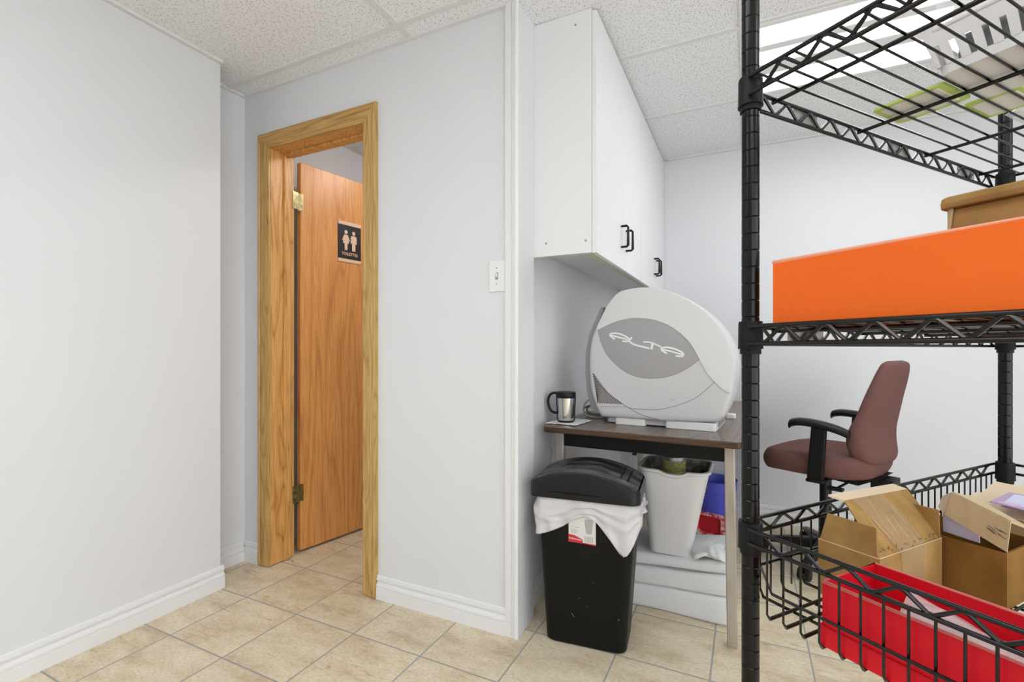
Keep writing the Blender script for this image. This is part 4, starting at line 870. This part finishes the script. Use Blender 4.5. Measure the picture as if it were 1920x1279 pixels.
for (ua, va), (ub, vb) in (((u0 - .003, v0 - .003), (u0 - .003, v1 + .003)), ((u1 + .003, v0 - .003), (u1 + .003, v1 + .003)), ((u0 - .003, v0 - .003), (u1 + .003, v0 - .003)), ((u0 - .003, v1 + .003), (u1 + .003, v1 + .003))):
    b.panel([s3(ua, va, ZS), s3(ub, vb, ZS), s3(ub, vb, ZS + 0.026), s3(ua, va, ZS + 0.026)], .0026)
b.build('nested_lid', M['redcard'], rb)
# bubble bag lying in the red tray
def crumple(name, corners, m, label, cat, h=0.01, n=14, seed=1, parent=None, thick=0.0):
    random.seed(seed); a_, b_, c_, d_ = [Vector(p) for p in corners]; pts = []
    ph = [random.uniform(0, 6) for _ in range(6)]
    for i in range(n + 1):
        for q in range(n + 1):
            u, v = i / n, q / n; p = a_.lerp(b_, u).lerp(d_.lerp(c_, u), v); e = math.sin(math.pi * u) * math.sin(math.pi * v)
            p = p + Vector((0, 0, h * (e ** 0.6) + h * 0.5 * abs(math.sin(7 * u + 4 * v + ph[0])) * e + h * 0.35 * math.sin(13 * v - 8 * u + ph[1]) * e + h * .3 * random.uniform(-1, 1) * e)); pts.append(SF @ p)
    k = n + 1; fs = [(i * k + q, (i + 1) * k + q, (i + 1) * k + q + 1, i * k + q + 1) for i in range(n) for q in range(n)]
    mb = MB(); mb.add(pts, fs)
    base = [SF @ (a_.lerp(b_, i / n).lerp(d_.lerp(c_, i / n), q / n)) for i in range(n + 1) for q in range(n + 1)]
    mb.add(base, [tuple(reversed(f)) for f in fs])
    return tag(mb.build(name, m, parent, smooth=60), label, cat)
crumple('plastic_bag', [s3(.020, .175, .700), s3(.104, .160, .735), s3(.100, .315, .700), s3(.008, .33, .690)], M['clearsoft'], 'clear bubble plastic bag lying in the red tray', 'bag', 0.014, 16, 2)
pl_ = MB(SF); pl_.box(s3(.004, .16, ZS + .0045), s3(.106, .40, .688)); tag(pl_.build('red_packet', M['redcard'], bevel=0.004), 'red packet at the bottom of the red tray under the bag', 'packet')

# open box with a taped flap
cb1 = thing('open_cardboard_box', SF @ Vector(s3(0.21, 0.07, ZS)), SA, 'open brown shipping box with taped front flap, behind the red tray', 'box')
U0, U1, V0, V1, ZR = .126, .306, .028, .1125, .7545
b = MB(SF); tray(b, U0, U1, V0, V1, ZS + .0005, ZR, .003); b.build('body', M['card'], cb1)
b = MB(SF); b.panel([s3(U0, V0 + .002, ZR), s3(U0, V1 - .001, ZR), s3(U0 + .002, V1 - .004, .797), s3(U0 + .003, V0 + .012, .798)], .003); b.build('side_flap', M['card'], cb1)
b = MB(SF); b.panel([s3(U1, V0 + .002, ZR), s3(U1, V1 - .001, ZR), s3(U1 + .003, V1 - .004, .797), s3(U1 + .003, V0 + .012, .798)], .003); b.build('side_flap', M['card'], cb1)
b = MB(SF); rows_ = [(V1, ZR, U0, U1), (.094, .779, U0 + .003, U1 + .006), (.074, .803, U0 + .010, U1 + .016), (.055, .8185, U0 + .020, U1 + .026)]
top_r = [(.055, .8185, U0 + .020, U1 + .026), (.036, .8240, U0 + .010, U1 + .020)]
b.loft([[s3(a, v, z - .0015), s3(c_, v, z - .0015 - (c_ - a) * 0.03), s3(c_, v, z + .0015 - (c_ - a) * 0.03), s3(a, v, z + .0015)] for v, z, a, c_ in rows_])
fo = b.build('front_flap', M['card'], cb1, smooth=60)
b = MB(SF); b.loft([[s3(a, v, z - .0015), s3(c_, v, z - .0015 - (c_ - a) * 0.03), s3(c_, v, z + .0015 - (c_ - a) * 0.03), s3(a, v, z + .0015)] for v, z, a, c_ in top_r]); b.build('folded_edge', M['cardin'], fo, smooth=60)
b = MB(SF)
tp_rows = [(V1 + .0015, ZR - .05, .19, .25), (V1 + .002, ZR, .18, .255), (.0955, .7795, .172, .255), (.0755, .8035, .165, .25), (.057, .8195, .160, .245)]
b.loft([[s3(a, v + .0012, z + .0010 - (a - U0) * .03), s3(c_, v + .0012, z + .0010 - (c_ - U0) * 0.03), s3(c_, v + .0016, z + .0014 - (c_ - U0) * 0.03), s3(a, v + .0016, z + .0014 - (a - U0) * .03)] for v, z, a, c_ in tp_rows]); b.build('packing_tape', M['tape'], fo, smooth=60)
random.seed(21)
b = MB(SF)
for k in range(10):                                          # whitish creases in the tape
    uu = .172 + .0080 * k + random.uniform(-.004, .004); t0 = random.uniform(0.05, .45); t1 = min(1, t0 + random.uniform(.2, .6)); lean_ = random.uniform(-.012, .004)
    P_ = lambda t, u: s3(u, V1 + .0035 - (V1 - .057) * t, ZR + .0025 + .068 * t - .0035 * t * (t - 1) * 4 * -1 - (u - U0) * .03)
    b.tube([P_(t0, uu), P_((t0 + t1) / 2, uu + lean_ * .5 + random.uniform(-.002, .002)), P_(t1, uu + lean_)], random.choice((.00022, .0003, .00042)), 4)
b.build('tape_crease', M['cardin'], fo)
random.seed(11)
b = MB(SF)
for k in range(16):                                          # worn pencil marks near the fold
    uu = .135 + .011 * k + random.uniform(-.003, .003); t0 = random.uniform(.08, .35)
    vv = V1 - (V1 - .0945) * t0; zz = ZR + .0245 * t0
    for q in range(3):
        du, dt = random.uniform(-.004, .004), random.uniform(-.12, .12)
        b.tube([s3(uu, vv + .0022, zz + .0022 - (uu - U0) * .03), s3(uu + du, vv - (V1 - .0945) * dt + .0022, zz + .0245 * dt + .0022 - (uu - U0) * .03)], .00035, 4)
b.build('ink_marks', M['ink'], fo)
b = MB(SF)
b.tube([s3(U0 - .0015, V0, ZR), s3(U0 - .0015, V1 + .001, ZR)], .0011, 5); b.tube([s3(U0, V1 + .001, ZR), s3(U1, V1 + .001, ZR - .0005)], .0009, 5)
b.build('crease', M['card2'], cb1)
# closed-over box with a pale tuck lid
cb2 = thing('mailer_box', SF @ Vector(s3(0.38, 0.11, ZS)), SA, 'brown box with pale slanting lid, right of the taped open box', 'box')
U0, U1, V0, V1, ZR2 = .322, .440, .035, .184, .7525
b = MB(SF); tray(b, U0, U1, V0, V1, ZS + .0005, ZR2, .003); b.build('body', M['cardbrown'], cb2)
b = MB(SF); b.panel([s3(.336, .104, .757), s3(.336, .150, .7535), s3(.334, .150, .768), s3(.334, .104, .788)], .002); b.build('papers', M['lilacpale'], cb2)
b = MB(SF)
fa, fb_, fc, fd = s3(.320, .112, .789), s3(.320, .1865, .7555), s3(.322, .190, .8015), s3(.326, .119, .826)
b.panel([fa, fb_, fc, fd], .003); lo = b.build('lid', M['card2'], cb2)
b = MB(SF); b.panel([fd, fc, s3(.43, .185, .7665), s3(.43, .110, .800)], .003); b.build('lid_top', M['card2'], lo)
b = MB(SF); b.panel([fa, fd, s3(.345, .100, .812), s3(.335, .098, .795)], .0025); b.build('lid_tab', M['cardin'], lo)
random.seed(4); b = MB(SF)
for q in range(9):
    v = .170 + random.uniform(-.008, .010); z = .788 - (v - .17) * .43 + random.uniform(-.006, .004)
    b.tube([s3(.3178, v, z), s3(.3178, v + .008, z - .004 + random.uniform(-.003, .001))], .0004, 4)
b.build('ink_marks', M['ink'], lo)
# grey-brown box at the back with pale flaps
cb3 = thing('flapped_box', SF @ Vector(s3(0.62, 0.10, ZS)), SA, 'grey-brown box with pale open flaps in front of the rear post', 'box')
U0, U1, V0, V1, ZR3 = .555, .760, .028, .140, .7475
b = MB(SF); tray(b, U0, U1, V0, V1, ZS + .0005, ZR3, .003); b.build('body', M['carddark'], cb3)
b = MB(SF); b.panel([s3(U0, V0 + .004, ZR3), s3(U0, V1 - .004, ZR3), s3(U0 + .095, V1 - .010, .764), s3(U0 + .085, V0 + .010, .764)], .003); b.build('flap', M['cardin'], cb3)
b = MB(SF); b.panel([s3(U1 - .11, V0 + .01, .756), s3(U1 - .11, V1 + .02, .752), s3(U1 - .02, V1 + .05, .766), s3(U1 - .02, V0 + .004, .772)], .003); b.build('flap', M['cardin'], cb3)
# leaflets on the box
for k, (dv, dz, lab) in enumerate(((0.0, 0.0, 'lilac printed leaflet lying under another on the flapped box'), (-0.012, 0.006, 'lilac printed leaflet with pink corner, topmost on the flapped box'))):
    lf_ = thing('leaflet', SF @ Vector(s3(.61, .13, .765 + dz)), SA, lab, 'leaflet', 'lilac leaflets in the wire basket')
    z = .7685 + dz
    q = [s3(.545 - .01 * k, .105 + dv, z), s3(.545 - .02 * k, .205 + dv, z - .002), s3(.64, .215 + dv, z + .002), s3(.635, .100 + dv, z + .003)]
    MB(SF).panel(q, .0016).build('sheet', M['lilac'], lf_)
    q2 = [Vector(q[0]).lerp(Vector(q[2]), .14), Vector(q[1]).lerp(Vector(q[3]), .10), Vector(q[2]).lerp(Vector(q[0]), .08), Vector(q[3]).lerp(Vector(q[1]), .10)]
    MB(SF).panel([p + Vector((0, 0, .001)) for p in q2], .0006).build('printed_page', M['lilacpale'], lf_)
    q3 = [Vector(q[0]).lerp(Vector(q[2]), .05), Vector(q[0]).lerp(Vector(q[1]), .30) + Vector((.006, 0, 0)), Vector(q[0]).lerp(Vector(q[2]), .20) + Vector((.004, -.02, 0)), Vector(q[0]).lerp(Vector(q[2]), .17)]
    MB(SF).panel([p + Vector((0, 0, .0012)) for p in q3], .0007).build('pink_corner', M['pinkpaper'], lf_)

# ---- top shelf
ZTS = ZT + 0.0026
wk = thing('plastic_basket', SF @ Vector(s3(0.33, 0.30, ZTS)), SA, 'white slotted plastic basket on the top wire shelf', 'basket')
u0, u1, v0, v1 = .246, .395, .133, .395
fl_ = 0.014; hb = 0.066
b = MB(SF)
P0 = rrect(u0, u1, v0, v1, .018, 4); P1 = rrect(u0 - fl_, u1 + fl_, v0 - fl_, v1 + fl_, .022, 4)
b.prism([(p[0], -p[1]) for p in P0], ZTS, ZTS + .003); b.loft([[s3(x, y, ZTS) for x, y in P0], [s3(x + (x - .32) * .012, y + (y - .264) * .012, ZTS + .014) for x, y in P0], [s3(x + (x - .32) * -.03, y + (y - .264) * -.015, ZTS + .014) for x, y in P0], [s3(x + (x - .32) * -.035, y + (y - .264) * -.02, ZTS + .002) for x, y in P0]], cap=False)
# slats between the base band and the rim, leaving tapered slots
def lean(p0, p1, t): return tuple(Vector(p0).lerp(Vector(p1), t))
def side(a0, b0_, a1, b1_, n):                                # bottom edge a0-b0, top edge a1-b1
    for k in range(n + 1):
        t = k / n; w0, w1 = .30 / n, .20 / n
        lo0, lo1 = max(0, t - w0), min(1, t + w0); hi0, hi1 = max(0, t - w1 * 1.5), min(1, t + w1 * 1.5)
        b.panel([lean(lean(a0, b0_, lo0), lean(a1, b1_, lo0), .20), lean(lean(a0, b0_, lo1), lean(a1, b1_, lo1), .20), lean(lean(a0, b0_, hi1), lean(a1, b1_, hi1), .72), lean(lean(a0, b0_, hi0), lean(a1, b1_, hi0), .72)], .0022)
    b.panel([lean(a0, a1, .66), lean(b0_, b1_, .66), b1_, a1], .0024)
r_ = .010
c0 = [s3(u0 + r_ * .3, v0 + r_ * .3, ZTS), s3(u0 + r_ * .3, v1 - r_ * .3, ZTS), s3(u1 - r_ * .3, v1 - r_ * .3, ZTS), s3(u1 - r_ * .3, v0 + r_ * .3, ZTS)]
c1 = [s3(u0 - fl_, v0 - fl_, ZTS + hb), s3(u0 - fl_, v1 + fl_, ZTS + hb), s3(u1 + fl_, v1 + fl_, ZTS + hb), s3(u1 + fl_, v0 - fl_, ZTS + hb)]
side(c0[0], c0[1], c1[0], c1[1], 15); side(c0[2], c0[3], c1[2], c1[3], 15); side(c0[1], c0[2], c1[1], c1[2], 9); side(c0[3], c0[0], c1[3], c1[0], 9)
b.build('body', M['basket'], wk, smooth=40)
b = MB(SF); b.tube([s3(x, y, ZTS + hb) for x, y in P1], .0036, 8, closed=True); b.build('rim', M['basket'], wk)
pk = thing('clear_package', SF @ Vector(s3(.32, .25, ZTS + .004)), SA, 'clear plastic packages with white tag inside the white basket', 'package')
b = MB(SF); b.prism([(x, -y) for x, y in rrect(.256, .36, .150, .38, .012, 3)], ZTS + .0042, ZTS + .056); b.build('contents', M['grey'], pk, bevel=.01)
b = MB(SF); b.hexa([s3(.25, .140, ZTS + .058), s3(.36, .14, ZTS + .058), s3(.36, .38, ZTS + .058), s3(.25, .38, ZTS + .058)], [s3(.245, .125, ZTS + .120), s3(.33, .15, ZTS + .105), s3(.35, .37, ZTS + .11), s3(.250, .38, ZTS + .125)]); b.build('clear_wrap', M['clear'], pk, bevel=.006)
b = MB(SF); b.panel([s3(.243, .150, ZTS + .072), s3(.243, .230, ZTS + .074), s3(.241, .230, ZTS + .100), s3(.241, .156, ZTS + .098)], .0012); lo = b.build('tag', M['white'], pk)
b = MB(); text_mesh(b, 'SW', 0.016, lambda a, c_, t: SF @ Vector(s3(.2413, .180 - 0.0 + a, ZTS + .085 + c_)), .0005); b.build('lettering', M['labelgrey'], lo)
def pouch(label, ug, vg, seed):
    (a0, a1), (b0_, b1_) = ug, vg
    t = thing('label_pouch', SF @ Vector(s3((a0 + a1) / 2, (b0_ + b1_) / 2, ZTS)), SA, label, 'pouch', 'lime-edged pouches on the top shelf')
    MB(SF).prism([(x, -y) for x, y in rrect(a0, a1, b0_, b1_, .006, 3)], ZTS, ZTS + .007).build('sleeve', M['green'], t, bevel=.002)
    d = .009; MB(SF).prism([(x, -y) for x, y in rrect(a0 + .004, a1 - .012, b0_ + d, b1_ - d, .004, 3)], ZTS - .0008, ZTS + .0085).build('white_panel', M['pouch'], t, bevel=.0015)
pouch('flat white pouch with lime green border on the top shelf, nearer the posts', (.280, .372), (.026, .127), 1)
pouch('flat lime-edged pouch on the top shelf behind the white basket', (.400, .488), (.104, .180), 2)
crumple('clear_bag', [s3(.50, .125, ZTS + .001), s3(.60, .125, ZTS + .001), s3(.60, .27, ZTS + .001), s3(.48, .27, ZTS + .001)], M['clear'], 'crinkled clear plastic package on the top shelf beside the rear post', 'bag', 0.035, 14, 8)
